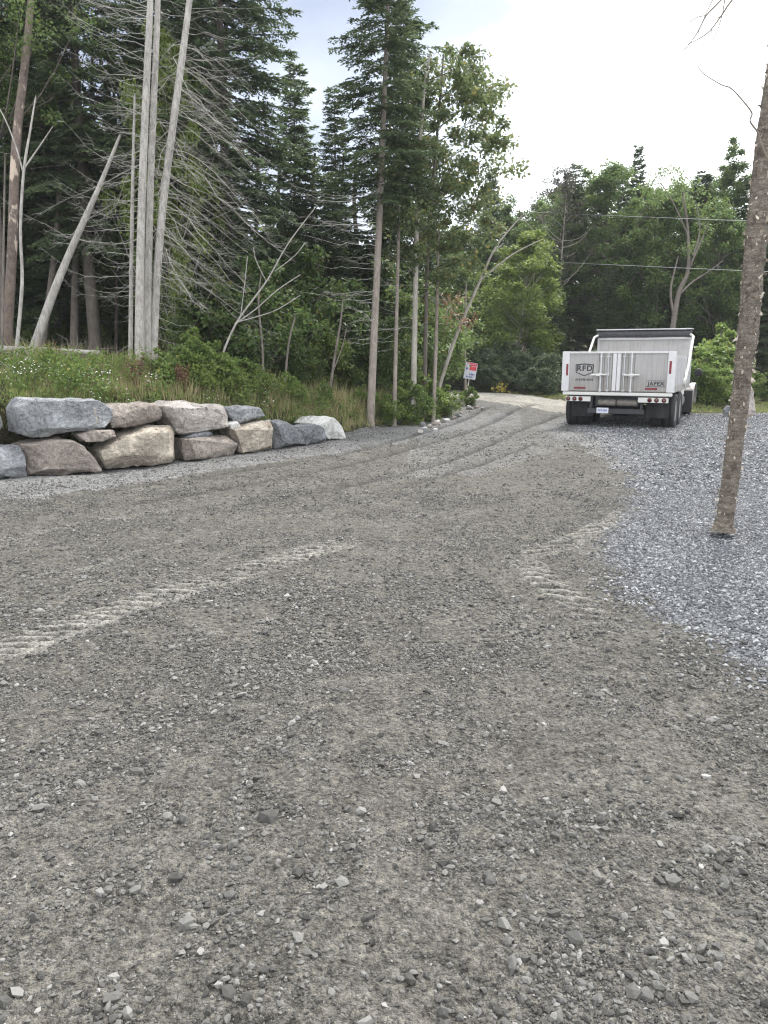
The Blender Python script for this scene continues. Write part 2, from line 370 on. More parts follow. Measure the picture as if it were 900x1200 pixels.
# tyre tracks: (pixel path, half width, lug spacing, lug height, strength)
EDGE = -1
TR = [([(440, 624), (330, 656), (240, 682), (120, 722), (0, 764), (-120, 805)], .21, .095, .024, 1.0, .10),
      ([(562, 668), (640, 645), (700, 620), (750, 590)], .17, .10, .018, .72, -.28),
      ([(606, 640), (632, 676), (672, 706), (735, 748)], .17, .125, .022, .85, .22),
      ([(250, 622), (150, 650), (40, 688)], .06, 0, .008, .6, 1),
      ([(240, 590), (110, 612), (-60, 640)], .09, .10, .012, .6, .1),
      ([(330, 655), (200, 672), (90, 700)], .05, 0, .006, .3, 1)]
RUTS = [([(0, 606), (200, 585), (400, 547), (520, 515), (600, 487), (640, 478)], .10), ([(250, 600), (420, 568), (540, 535), (620, 500), (690, 478)], .09),
        ([(0, 595), (230, 562), (420, 528), (520, 500), (580, 482)], .10), ([(440, 580), (560, 545), (640, 515)], .07),
        ([(740, 548), (800, 545), (960, 549)], .12), ([(760, 530), (860, 527), (960, 526)], .12), ([(700, 505), (800, 515), (950, 505)], .16)]
BLUE = [g2(672, 506), g2(700, 515), g2(735, 540), g2(742, 565), g2(730, 600), g2(712, 650), g2(745, 690), g2(800, 735), g2(905, 800), (4.0, 1.0), (30, 1), (30, 40), g2(820, 486), g2(740, 488), g2(668, 490)]
PALE = [g2(-40, 590), g2(60, 584), g2(150, 570), g2(300, 545), g2(420, 527), g2(520, 507), g2(600, 497), g2(600, 489), g2(500, 490), g2(410, 508), g2(300, 520), g2(100, 545), g2(-60, 556)]
PALE2 = [g2(628, 500), g2(690, 528), g2(745, 566), g2(765, 562), g2(758, 530), g2(700, 506), g2(670, 492), g2(640, 490)]
PALE3 = [g2(470, 560), g2(560, 560), g2(640, 530), g2(690, 512), g2(690, 484), g2(560, 478), g2(480, 500)]
ROAD = [(2.2, 24.2), (5.4, 21.5), (7.2, 22.2), (7.2, 23.6), (4.6, 26.2), (1.0, 32), (-10, 40), (-12, 37), (.5, 29)]
xs = np.unique(np.round(np.concatenate([-np.geomspace(8, 420, 60)[::-1], np.arange(-8, -4.6, .025), np.arange(-4.6, 3.6, .011), np.arange(3.6, 8, .025), np.geomspace(8, 420, 60)]), 4))
yy = [-12., -6, -3, -1, 0, .6]
y = .9
while y < 32: yy.append(y); y += max(.0095, y*(.0024 if y < 7.6 else .0042))
while y < 620: yy.append(y); y += max(.13, (y-31)*.07+.15)
ys = np.array(yy)
GX, GY = np.meshgrid(xs, ys); x = GX.ravel(); y = GY.ravel()
z = H(x, y)
jx = x+.7*(fbm(x, y, .8, 4, 5)-.5)+.35*(fbm(x, y, .12, 2, 6)-.5); jy = y+.7*(fbm(x, y, .8, 4, 7)-.5)+.35*(fbm(x, y, .12, 2, 8)-.5)
U, V, _ = wall_uv(x, y)
def soft(poly):
    return in_poly(jx, jy, poly).astype(float)
a_blue = soft(BLUE); a_pale = np.maximum(np.maximum(soft(PALE), soft(PALE2)*.8), soft(PALE3)*.50); a_road = soft(ROAD)
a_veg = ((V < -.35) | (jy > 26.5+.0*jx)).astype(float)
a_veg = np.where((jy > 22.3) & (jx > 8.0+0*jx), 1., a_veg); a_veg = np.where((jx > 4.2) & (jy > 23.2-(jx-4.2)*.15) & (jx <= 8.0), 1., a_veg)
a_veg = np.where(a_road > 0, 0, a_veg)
comp = np.zeros_like(x)
for path, hw, sp_, amp, st, sgn in TR:
    pts = [tuple(p) for p in smooth_path([g2(*q) for q in path], 5)]
    u, v, L = polyline_uv(x, y, pts)
    wob = .03*(fbm(x, y, .3, 2, 40)-.5)
    ins = sstep(hw, hw*.6, abs(v+wob*2))*sstep(0, .8, u)*sstep(L, L-.8, u)
    ins *= np.clip(.38+1.5*(fbm(x, y, .4, 4, 50)-.12), 0, 1)
    if sp_:
        ph = (y + sgn*x + .02*(fbm(x, y, .2, 2, 44)-.5))/sp_
        lug = .5+.5*np.cos(2*math.pi*ph); lug = sstep(.38, .70, lug)*sstep(hw*1.0, hw*.75, np.abs(v+wob))
        edge_ = np.exp(-((v-hw*.72*EDGE)/(hw*.20))**2) if sgn == .10 else 0
        lug = np.maximum(lug*(.55+.6*fbm(x, y, .12, 2, 46)), edge_*.8)
        z = z + ins*(lug*amp*1.5 - .018); comp = np.maximum(comp, ins*(lug*.95)*st)
    else:
        z = z - ins*amp; comp = np.maximum(comp, ins*.6*st)
rut = np.zeros_like(x)
for path, hw in RUTS:
    pts = [tuple(p) for p in smooth_path([g2(*q) for q in path], 5)]
    u, v, L = polyline_uv(x, y, pts)
    f = np.exp(-(v/hw)**2)*sstep(0, 1.6, u)*sstep(L, L-1.6, u)*(.55+.8*fbm(x, y, .5, 3, 71))
    rut = np.maximum(rut, f)
    z = z - f*.035 + .022*np.exp(-((abs(v)-hw*1.7)/(hw*.6))**2)*sstep(0, .8, u)*sstep(L, L-.8, u)
nx, ny = len(xs), len(ys)
idx = np.arange(nx*ny).reshape(ny, nx)
quads = np.stack([idx[:-1, :-1], idx[:-1, 1:], idx[1:, 1:], idx[1:, :-1]], -1).reshape(-1, 4)
zone = np.zeros(nx*ny, int); zone[a_blue > .5] = 1; zone[a_road > .5] = 2; zone[a_veg > .5] = 3
fz = zone[quads[:, 0]]
co3 = np.stack([x, y, z], 1)
def soften(a):
    g = a.reshape(ny, nx); r = g.copy(); r[1:-1, 1:-1] = (g[1:-1, 1:-1]*2+g[:-2, 1:-1]+g[2:, 1:-1]+g[1:-1, :-2]+g[1:-1, 2:])/6; return r.ravel()
ATTR = dict(blue=soften(soften(a_blue)), pale=soften(soften(a_pale)), road=soften(soften(a_road)), veg=soften(soften(a_veg)), comp=comp, rut=rut)
for zi, nm in ((0, 'gravel_driveway'), (1, 'crushed_stone_yard'), (2, 'dirt_road'), (3, 'ground')):
    q = quads[fz == zi]; used, inv = np.unique(q, return_inverse=True)
    mb = MB(); mb.add(co3[used], inv.reshape(-1, 4)); o = mb.build(nm, M['gravel'], smooth=True); o['kind'] = 'structure'
    for an, arr in ATTR.items():
        at = o.data.attributes.new(an, 'FLOAT', 'POINT'); at.data.foreach_set('value', arr[used].astype(np.float32))

# ------------------------------------------------------------------ loose stones (nobody could count them)
rng = np.random.default_rng(7)
def ico():
    bm = bmesh.new(); bmesh.ops.create_icosphere(bm, subdivisions=1, radius=1); v = np.array([p.co[:] for p in bm.verts]); f = np.array([[q.index for q in p.verts] for p in bm.faces]); bm.free(); return v, f
ICO = ico(); OCT = (np.array([(1,0,0),(-1,0,0),(0,1,0),(0,-1,0),(0,0,1),(0,0,-1.)]), np.array([(0,2,4),(2,1,4),(1,3,4),(3,0,4),(2,0,5),(1,2,5),(3,1,5),(0,3,5)]))
def rocks(px, py, size, base, bury=.12, tall=.95):
    n = len(px); bv, bf = base; k = len(bv)
    v = bv[None]*(1+rng.uniform(-.38, .38, (n, k, 1)))
    sc = np.stack([size*rng.uniform(.8, 1.35, n), size*rng.uniform(.6, 1.0, n), size*rng.uniform(.5, tall, n)], 1)
    v = v*sc[:, None, :]
    # tilt then spin
    t = rng.normal(0, .35, n); c, s = np.cos(t), np.sin(t)
    vy = v[..., 1]*c[:, None]-v[..., 2]*s[:, None]; vz = v[..., 1]*s[:, None]+v[..., 2]*c[:, None]; v = np.stack([v[..., 0], vy, vz], -1)
    t = rng.uniform(0, 6.28, n); c, s = np.cos(t), np.sin(t)
    vx = v[..., 0]*c[:, None]-v[..., 1]*s[:, None]; vy = v[..., 0]*s[:, None]+v[..., 1]*c[:, None]; v = np.stack([vx, vy, v[..., 2]], -1)
    pz = ground_z(px, py)+sc[:, 2]*(.55-bury)
    v += np.stack([px, py, pz], -1)[:, None, :]
    f = (bf[None]+(np.arange(n)*k)[:, None, None]).reshape(-1, 3)
    return v.reshape(-1, 3), f
ZG = z.reshape(ny, nx); CG = comp.reshape(ny, nx)
def bil(A, px, py):
    i = np.clip(np.searchsorted(xs, px)-1, 0, nx-2); j = np.clip(np.searchsorted(ys, py)-1, 0, ny-2)
    fx = (px-xs[i])/(xs[i+1]-xs[i]); fy = (py-ys[j])/(ys[j+1]-ys[j])
    return (A[j, i]*(1-fx)+A[j, i+1]*fx)*(1-fy)+(A[j+1, i]*(1-fx)+A[j+1, i+1]*fx)*fy
def ground_z(px, py): return bil(ZG, px, py)
def fan(n, y0, y1, p=1.0):
    """points spread over the wedge of ground the picture takes in, with a margin to the sides"""
    yv = (y0**p+(y1**p-y0**p)*rng.random(n))**(1/p); xv = rng.uniform(-.62, .62, n)*(yv+1.0)
    return xv, yv
BLg = a_blue.reshape(ny, nx); VGg = a_veg.reshape(ny, nx)
mb = MB()
def scatter(mb, n, y0, y1, smin, smax, power, base, zone_blue, p=1.2, cl=.5, bury=.10):
    px, py = fan(n, y0, y1, p)
    dens = fbm(px, py, .55, 3, 60)*.55+fbm(px, py, .16, 2, 70)*.45
    keep = (bil(BLg, px+rng.normal(0, .12, n), py+rng.normal(0, .12, n)) > .5) == zone_blue
    keep &= bil(VGg, px, py) < .5
    if not zone_blue:
        keep &= rng.random(n) < np.clip((dens-cl+.12)*4.2, .10, 1); keep &= rng.random(n) > bil(CG, px, py)*1.6
    px, py = px[keep], py[keep]; n = len(px)
    sz = smin*(1-rng.random(n)*(1-(smin/smax)**power))**(-1/power)/2
    if base is not OCT: pass
    v, f = rocks(px, py, sz, base, bury); mb.add(v, f)
scatter(mb, 130000, 1.15, 4.0, .006, .024, 2.4, OCT, False, 1.3)
scatter(mb, 17000, 1.15, 5.5, .016, .050, 3.0, ICO, False, 1.3, .54, .30)
scatter(mb, 90000, 3.6, 9.0, .011, .034, 2.3, OCT, False, 1.2)
scatter(mb, 50000, 8.0, 17., .016, .045, 2.3, OCT, False, 1.2)
# hand-placed larger stones that stand out in the photo, with the little heaps round them
big = [(220, 1083, .050), (268, 1172, .050), (289, 1178, .042), (135, 1175, .045), (148, 1190, .04), (315, 965, .06), (330, 955, .03), (348, 1110, .03), (118, 1052, .035), (128, 1050, .035), (700, 1177, .035), (590, 1090, .045),
       (613, 1090, .04), (811, 1175, .045), (600, 1140, .04), (518, 1192, .04), (890, 1110, .045), (700, 1030, .03), (795, 1025, .035), (480, 1150, .035), (60, 1010, .04), (350, 1028, .04), (247, 1158, .03), (22, 1168, .035), (6, 1185, .035), (865, 1072, .03), (655, 1195, .03)]
bx = []; by = []; bs = []
for px_, py_, s_ in big:
    q = G(px_, py_); bx.append(q.x); by.append(q.y); bs.append(s_*.5)
    for i in range(9): bx.append(q.x+rng.normal(0, .05)); by.append(q.y+rng.normal(0, .05)); bs.append(rng.uniform(.006, .014))
v, f = rocks(np.array(bx), np.array(by), np.array(bs), ICO, .25, .85); mb.add(v, f)
tag(mb.build('loose_gravel', M['stone']), 'loose grey stones scattered over the compacted driveway gravel', 'gravel', kind='stuff')
mb = MB()
scatter(mb, 190000, 3.4, 9.5, .014, .036, 2.6, OCT, True, 1.2, bury=.15)
scatter(mb, 110000, 9., 22., .026, .06, 2.4, OCT, True, 1.1, bury=.15)
tag(mb.build('crushed_stones', M['bluestone']), 'blue-grey crushed stone spread around the birch trunk and truck', 'gravel', kind='stuff')

# ------------------------------------------------------------------ boulders
def make_rock(name, front, depth, mat, seed, setback=0.0, amp=.05, back=.7):
    """front: outline as world points on the wall's face; the hull gets its own thickness away from the camera"""
    rr = random.Random(seed); n = len(front); cen = sum(front, Vector())/n
    away = Vector((-.72, .69, 0)) if cen.x < 2 and cen.y < 17 else Vector((.2, .98, 0)); away.normalize()
    bm = bmesh.new()
    for p in front:
        o_ = p-cen
        bm.verts.new(cen+o_*rr.uniform(.30, .92)+away*(setback+rr.uniform(-.05, .09)*min(1, depth)))
        bm.verts.new(cen+o_*rr.uniform(.93, .98)+away*(setback+rr.uniform(.06, .26)*min(1, depth)))
        bm.verts.new(cen+o_*rr.uniform(.85, .97)+away*(setback+depth*rr.uniform(.6, .8)))
        bm.verts.new(cen+o_*rr.uniform(.45, .7)+away*(setback+depth))
    r = bmesh.ops.convex_hull(bm, input=bm.verts)
    bmesh.ops.delete(bm, geom=list({g for g in r['geom_interior']+r['geom_unused'] if isinstance(g, bmesh.types.BMVert)}), context='VERTS')
    bmesh.ops.dissolve_limit(bm, angle_limit=R(4), verts=bm.verts, edges=bm.edges)
    size = max((p-cen).length for p in front)
    bmesh.ops.bevel(bm, geom=bm.edges[:]+bm.verts[:], offset=size*.016, segments=1, affect='EDGES', clamp_overlap=True)
    bmesh.ops.triangulate(bm, faces=bm.faces)
    lim = max(size*.07, .02)
    for i in range(6):
        lg = [e for e in bm.edges if e.calc_length() > lim*1.5]
        if not lg or len(bm.verts) > 9000: break
        bmesh.ops.subdivide_edges(bm, edges=lg, cuts=1); bmesh.ops.triangulate(bm, faces=[f for f in bm.faces if len(f.verts) > 3])
    bm.normal_update()
    sc = 1/max(size, .1)
    for v_ in bm.verts:
        q = v_.co*1.0; o_ = Vector((seed*3.7, seed*1.3, 0))
        d = mnoise.fractal(q*sc*2.2+o_, .7, 2.1, 6)*amp*size*.7
        c_ = mnoise.voronoi(q*sc*1.7+o_)[0]; d += (c_[1]-c_[0])*amp*size*1.3 - amp*size*.5
        v_.co += v_.normal*d
    me = bpy.data.meshes.new(name); bm.to_mesh(me); bm.free(); me.materials.append(mat)
    for p in me.polygons: p.use_smooth = False
    base = Vector((cen.x, cen.y, min(v_.co.z for v_ in me.vertices)))
    me.transform(Matrix.Translation(-base)); o = link(name, me); o.location = base; return o
def wall_depth(px):
    return float(np.interp(px, [-40, 0, 125, 215, 325, 410, 480], [G(a, b).dot(Vector((0, cp, -sp)))+EYE*sp for a, b in ((-40, 566), (0, 562), (125, 555), (215, 543), (325, 528), (410, 516), (480, 502))]))
BO = [  # outline in the photo, material, setback, depth, label
 ([(-45,482),(-10,478),(6,480),(12,500),(5,518),(-40,522)], 'rock_grey', .10, .9, 'grey boulder at left picture edge, upper row of the stone wall'),
 ([(21,478),(33,467),(70,465),(125,468),(143,479),(144,494),(130,503),(90,506),(42,516),(28,511)], 'rock_grey', .06, 1.0, 'largest blue-grey boulder, long and flat-topped, upper row with pale vertical drill mark'),
 ([(138,478),(152,473),(195,471),(206,483),(202,493),(190,498),(160,504),(139,504)], 'rock_brown', .16, .9, 'pinkish flat boulder in upper row, right of the largest grey one'),
 ([(96,510),(115,504),(139,504),(141,512),(122,519),(104,519)], 'rock_brown', .05, .5, 'small flat stone wedged under the largest grey boulder'),
 ([(200,476),(214,470),(228,472),(274,474),(279,490),(276,502),(260,499),(226,514),(216,508),(206,490)], 'rock_pink', .12, .9, 'pale pinkish boulder sloping down left in upper row'),
 ([(279,481),(290,476),(322,477),(326,489),(304,496),(287,500),(280,490)], 'rock_grey', .22, .7, 'blue-grey boulder at right end of the upper row'),
 ([(224,514),(238,506),(256,506),(260,511),(240,516)], 'rock_dark', .10, .4, 'small dark filler stone under the pale pinkish boulder'),
 ([(274,497),(286,494),(290,502),(278,505)], 'rock_white', .12, .3, 'small pale filler stone above the square tan boulder'),
 ([(-50,526),(0,523),(26,522),(31,533),(38,546),(37,561),(-50,566)], 'rock_grey', -.04, .9, 'grey boulder cut by left edge, bottom row of the wall'),
 ([(29,521),(60,517),(86,514),(102,522),(118,534),(127,554),(80,558),(36,560),(37,545)], 'rock_brown', -.02, .9, 'brownish rounded boulder in bottom row, second from the left edge'),
 ([(121,530),(150,511),(175,501),(206,497),(215,506),(217,541),(200,546),(130,553),(124,540)], 'rock_tan', -.03, .9, 'tallest tan boulder with ochre stain in bottom row'),
 ([(217,513),(274,510),(283,520),(282,537),(240,542),(220,542)], 'rock_brown', .0, .8, 'low brown boulder in bottom row between the two tan ones'),
 ([(276,503),(320,491),(326,500),(327,528),(286,533),(280,518)], 'rock_tan', -.02, .8, 'square tan boulder at right end of the bottom row'),
 ([(323,492),(344,494),(357,506),(361,522),(331,527)], 'rock_dark', .05, .7, 'dark grey boulder standing right of the square tan one'),
 ([(352,500),(374,496),(386,501),(389,519),(362,523)], 'rock_dark', .05, .6, 'dark grey boulder touching the white boulder'),
 ([(372,497),(384,489),(400,489),(411,500),(415,516),(392,519),(386,505)], 'rock_white', .12, .8, 'white rounded boulder at the end of the wall'),
]
for i, (ol, mt, sb, dp, lb) in enumerate(BO):
    cx = sum(p[0] for p in ol)/len(ol); d0 = wall_depth(cx)
    fr = []
    for (a, b) in ol:
        d1 = wall_depth(a)
        q = P(a, b, d1)
        fr.append(q)
    o = make_rock('boulder', fr, dp, M[mt], 11+i, sb, .048)
    tag(o, lb, 'boulder', 'boulders of the dry stone wall')
    if i == 1:
        bpy.context.view_layer.update(); vv = []
        for t_ in np.linspace(0, 1, 14):
            for w_ in (-1.6, 1.6):
                d_ = (P(110+5*t_+w_, 477+19*t_, 10)-Vector((0, 0, EYE))).normalized(); hit, lo, no, fi = o.ray_cast(Vector((0, 0, EYE))-o.location, d_)
                if hit: vv.append(lo-d_*.006)
        if len(vv) == 28:
            dm = MB(); dm.add([tuple(q_) for q_ in vv]+[tuple(q_+Vector((-.002, .004, 0))) for q_ in vv], np.array([(2*k_, 2*k_+1, 2*k_+3, 2*k_+2) for k_ in range(13)]+[(28+2*k_+2, 28+2*k_+3, 28+2*k_+1, 28+2*k_) for k_ in range(13)])); dm.build('drill_mark', M['rock_pink'], o)
q = G(325, 470, .95)
o = make_rock('rock', [P(*a, 15.5) for a in ((312, 462), (322, 458), (332, 460), (334, 467), (314, 468))], .3, M['rock_white'], 71); tag(o, 'small pale flat rock lying in the grass behind the wall', 'rock')
# rubble at the driveway's edge beside the woods
proto = []
for i in range(4):
    proto.append(make_rock('rock', [Vector((math.cos(a)*.10, 30, math.sin(a)*.07)) for a in (0, .9, 1.8, 2.8, 3.9, 5.1)], .14, M[('rock_pink', 'rock_grey', 'rock_white', 'rock_brown')[i]], 90+i))
rr = random.Random(5)
for i in range(26):
    t = i/25; px_ = 488+72*t+rr.uniform(-5, 5); py_ = 505-24*t+rr.uniform(-3, 3)
    s_ = proto[i % 4]; o = s_ if i < 4 else s_.copy()
    if i >= 4: C.objects.link(o)
    q = G(px_, py_, .05); sc = rr.uniform(.3, 1.0); o.location = (q.x, q.y, hz(q.x, q.y)-.01); o.scale = (sc*rr.uniform(.8, 1.3), sc, sc); o.rotation_euler = (0, 0, rr.uniform(0, 6.28))
    tag(o, '%s rubble rock %s' % (('pale pinkish', 'blue-grey', 'whitish', 'brown')[i % 4], ('at the shaded foot of the poplars', 'below the slim bare trunk with rusty leaves', 'below the leaning forked trunk', 'left of the sign post', 'nearest the pale road')[min(4, i*5//26)]), 'rock', 'rubble at the driveway edge')

# ------------------------------------------------------------------ trees
def unit(v): return v/(np.linalg.norm(v, axis=-1, keepdims=True)+1e-9)
def conifer_crown(mb, seed, Ht, Rd, zb, nbr, bl=.085, bw=.026, axis=None, droop=.28, dens=1.0, taper=.75, limb=None):
    r = np.random.default_rng(seed); pos = []; dr = []; nr = []; ln = []
    for i in range(nbr):
        f = i/nbr; zz = zb+(Ht-zb)*(1-(1-f)**1.0)*.985+r.uniform(-.1, .1)
        t_ = (zz-zb)/(Ht-zb); L = Rd*(max(.02, 1-t_))**taper*r.uniform(.55, 1.12)+.10
        if t_ < .12: L *= r.uniform(.5, 1)
        az = i*2.39996+r.uniform(-.5, .5); d = np.array([math.cos(az), math.sin(az), 0.])
        up0 = .35*t_-.12+r.uniform(-.1, .1)
        ax = axis(zz) if axis else np.array([0, 0, zz])
        tt = np.linspace(0, 1, 7); bp = ax+d*L*tt[:, None]+np.array([0, 0, 1.])*((up0*tt-droop*(1-t_*.6)*tt**1.6+.10*tt**3)*L)[:, None]
        if limb is not None: limb.tube(bp, np.linspace(.010+.012*L/2, .003, 7), 3, False)
        n_t = max(5, int(L/.042*dens)); s_ = np.sort(r.uniform(.10 if L < 1 else .22, 1, n_t))
        base = np.stack([np.interp(s_, tt, bp[:, k]) for k in range(3)], 1); tang = unit(np.stack([np.interp(s_, (tt[1:]+tt[:-1])/2, np.diff(bp[:, k])) for k in range(3)], 1))
        sd_ = np.where(np.arange(n_t) % 2 == 0, 1, -1)[:, None]; side = unit(np.cross(tang, [0, 0, 1.]))*sd_
        tw = unit(tang*r.uniform(.45, .9, (n_t, 1))+side+np.array([0, 0, -.18])+r.normal(0, .14, (n_t, 3)))
        tl = (.42*L*(1-s_)+.12)*r.uniform(.6, 1.15, n_t)
        m = 1+(tl/(bl*.62)).astype(int); rep = np.repeat(np.arange(n_t), m)
        k = np.concatenate([np.arange(q)/q for q in m]); p = base[rep]+tw[rep]*(tl[rep]*k)[:, None]+np.array([0, 0, -1.])*(.12*tl[rep]*k**2)[:, None]
        for sg in (-1, 1):
            s2 = unit(np.cross(tw[rep], [0, 0, 1.]))*sg
            dd = unit(tw[rep]+s2*r.uniform(.35, .95, (len(rep), 1))+r.normal(0, .22, (len(rep), 3))); pos.append(p); dr.append(dd); nr.append(unit(np.array([0, 0, 1.])+r.normal(0, .4, (len(rep), 3)))); ln.append(bl*r.uniform(.7, 1.3, len(rep)))
        pos.append(base); dr.append(tang); nr.append(unit(np.array([0, 0, 1.])+r.normal(0, .4, (n_t, 3)))); ln.append(np.full(n_t, bl*1.3))
    ln = np.concatenate(ln); mb.blades(np.concatenate(pos), np.concatenate(dr), np.concatenate(nr), ln, ln*bw/bl)
def leaf_cloud(mb, r, cens, rad, nl, size, flat=.7):
    cens = np.asarray(cens); rep = np.repeat(np.arange(len(cens)), nl); n = len(rep)
    o_ = r.normal(0, 1, (n, 3)); o_ = unit(o_)*(r.random((n, 1))**.45); o_[:, 2] *= flat
    p = cens[rep]+o_*np.asarray(rad)[rep][:, None]*r.uniform(.6, 1.2, (n, 1))
    d = unit(o_*.6+r.normal(0, .6, (n, 3))+np.array([0, 0, -.15])); nn = unit(r.normal(0, .55, (n, 3))+np.array([0, 0, 1.])+o_*.4)
    ln = size*r.uniform(.6, 1.35, n); mb.blades(p, d, nn, ln, ln*.68)
def wob_axis(seed, Ht, lean=(0, 0), amp=.12):
    r = np.random.default_rng(seed); a = r.uniform(0, 6.28, 4)
    def f(zv):
        t = zv/Ht; return np.array([lean[0]*zv+amp*(math.sin(t*4+a[0])-math.sin(a[0])), lean[1]*zv+amp*(math.sin(t*5+a[1])-math.sin(a[1])), zv])
    return f
def leafy(seed, Ht, Rd, zb, ncl, nl, size, rc=.55, ax=None, shape=1.0, trunk_r=.09, hole=.0, limbs=True, tsides=7):
    """returns trunk and crown builders of a broadleaf tree"""
    r = np.random.default_rng(seed); ax = ax or wob_axis(seed, Ht); tk = MB(); cr = MB()
    zz = np.linspace(-.3, Ht*.92, 14); tk.tube([ax(a) for a in zz], trunk_r*(1.02-np.linspace(0, 1, 14)**.9), tsides)
    cens = []; rad = []
    for i in range(ncl):
        t = r.random()**.85; az = r.uniform(0, 6.28); pr = math.sin(math.pi*min(1, (t*.88+.10)))**.6
        rad_ = Rd*pr*(r.random()**.45)*(.8+.4*math.sin(az*2+seed)+.2*math.sin(az*5+seed*2+t*7))
        zc = zb+(Ht-zb)*t; c = ax(zc*.97)+np.array([math.cos(az)*rad_, math.sin(az)*rad_, r.uniform(-.2, .2)])
        cens.append(c); rad.append(rc*r.uniform(.45, 1.25)*(1-.35*t))
        if limbs and i % 2 == 0:
            z0 = max(zb*.75, zc-rad_*r.uniform(.5, 1.1)-.2); p0 = ax(z0); mid = (p0+c)/2+np.array([0, 0, -.1*rad_])+r.normal(0, .08, 3)
            tr = trunk_r*(1-z0/Ht)*.45+.008; tk.tube(smooth_path([p0, mid, c], 3), np.linspace(tr, .005, 7), 4, False)
    cens = np.array(cens); keep = r.random(len(cens)) >= hole
    leaf_cloud(cr, r, cens[keep], np.array(rad)[keep], nl, size)
    return tk, cr
def make_tree(name, tk, cr, mt, mc, loc, label, cat='tree', group=None, rz=0, sc=1.0):
    e_ = empty(name, loc, rz, label, cat, group); e_.scale = (sc,)*3 if not isinstance(sc, tuple) else sc
    tk.build('trunk', mt, e_, True)
    if cr: cr.build('crown', mc, e_)
    return e_
def place(src, loc, rz, sc, label=None, group=None):
    c = copy_tree(src); c.location = loc; c.rotation_euler = (0, 0, rz); c.scale = sc if isinstance(sc, tuple) else (sc,)*3
    if label: c['label'] = label
    if group: c['group'] = group
    return c
def pix_path(pix, d, n=5, rel=None):
    """trunk centre line through photo pixels at its own depth; returned relative to its base"""
    dd = d if isinstance(d, (list, tuple)) else [d]*len(pix)
    pts = np.array([tuple(P(a, b, q)) for (a, b), q in zip(pix, dd)])
    return smooth_path(pts, n)
def ground_base(pts):
    """extends a path down into the terrain"""
    b = pts[0]; g = hz(b[0], b[1]); d = unit(pts[0]-pts[1])
    k = max(0, (b[2]-g+.15))/max(.3, -d[2] if d[2] < 0 else .3)
    return np.vstack([b+d*k, pts])
def dead_limbs(cr, pts, seed, z0, z1, n, Lmin, Lmax, droop=.4, az_bias=None, th=.0050, twigs=10, up=.1, curl=.25, spread=1.0):
    r = np.random.default_rng(seed)
    for i in range(n):
        zt = z0+(z1-z0)*(i+r.random())/n
        j = int(np.clip(np.searchsorted(pts[:, 2], zt), 1, len(pts)-1)); f = (zt-pts[j-1, 2])/(pts[j, 2]-pts[j-1, 2]+1e-6); p0 = pts[j-1]*(1-f)+pts[j]*f
        az = r.uniform(0, 6.28) if az_bias is None or r.random() > az_bias[1] else az_bias[0]+r.normal(0, .7)
        L = r.uniform(Lmin, Lmax)*r.uniform(.5, 1); d = np.array([math.cos(az), math.sin(az), 0]); s_ = r.normal(0, .15)
        sdv = np.array([-d[1], d[0], 0])
        tt = np.linspace(0, 1, 8); dz = up*tt-droop*tt**1.5+curl*tt**3
        wobb = np.cumsum(r.normal(0, .024, (8, 3)), 0)*L; wobb[0] = 0
        bp = p0+d*L*tt[:, None]+sdv*(s_*L*tt**2)[:, None]+np.array([0, 0, 1.])*(dz*L)[:, None]+wobb
        cr.tube(bp, np.linspace(th*(.55+.35*L), th*.25, 8), 3, False)
        for k in range(int(twigs*L*r.uniform(.5, 1.2))):
            t = r.uniform(.25, 1); q = np.array([np.interp(t, tt, bp[:, m]) for m in range(3)]); sg = r.choice([-1, 1])
            td = unit(d*r.uniform(.4, 1)+sdv*sg*r.uniform(.2, 1)*spread+np.array([0, 0, r.uniform(-.7, .15)])); l = r.uniform(.12, .5)*L*.5*(1.15-t*.6)
            m1 = q+td*l*.5+r.normal(0, .02, 3); e1 = q+td*l+np.array([0, 0, .12*l])+r.normal(0, .03, 3)
            cr.tube(np.array([q, m1, e1]), [th*.38, th*.3, th*.16], 3, False)
def px_tree(name, pix, widths, d, mt, label, cat='tree', limbs=None, crown=None, mc=None, group=None, forks=()):
    dref = d if not isinstance(d, (list, tuple)) else d[0]
    pts = ground_base(pix_path(pix, d)); k = np.linspace(0, 1, len(pts)); rad = np.interp(k, np.linspace(0, 1, len(widths)), widths)/2*dref/F*.92
    rad[0] *= 1.25
    base = pts[0].copy(); base[2] = hz(base[0], base[1]); rel = pts-base
    tk = MB(); tk.tube(rel, rad, 9)
    for fp, fw in forks:
        q = pix_path(fp, dref)-base; tk.tube(q, np.linspace(fw, max(1, fw*.35), len(q))/2*dref/F, 5, False)
    e_ = empty(name, tuple(base), 0, label, cat, group)
    tk.build('trunk', mt, e_, True)
    if limbs:
        cr = MB()
        for kw in limbs: dead_limbs(cr, rel, **kw)
        cr.build('crown', mc or M['deadtwig'], e_)
    if crown: 
        cr = MB(); crown(cr, rel); cr.build('crown', mc, e_)
    return e_
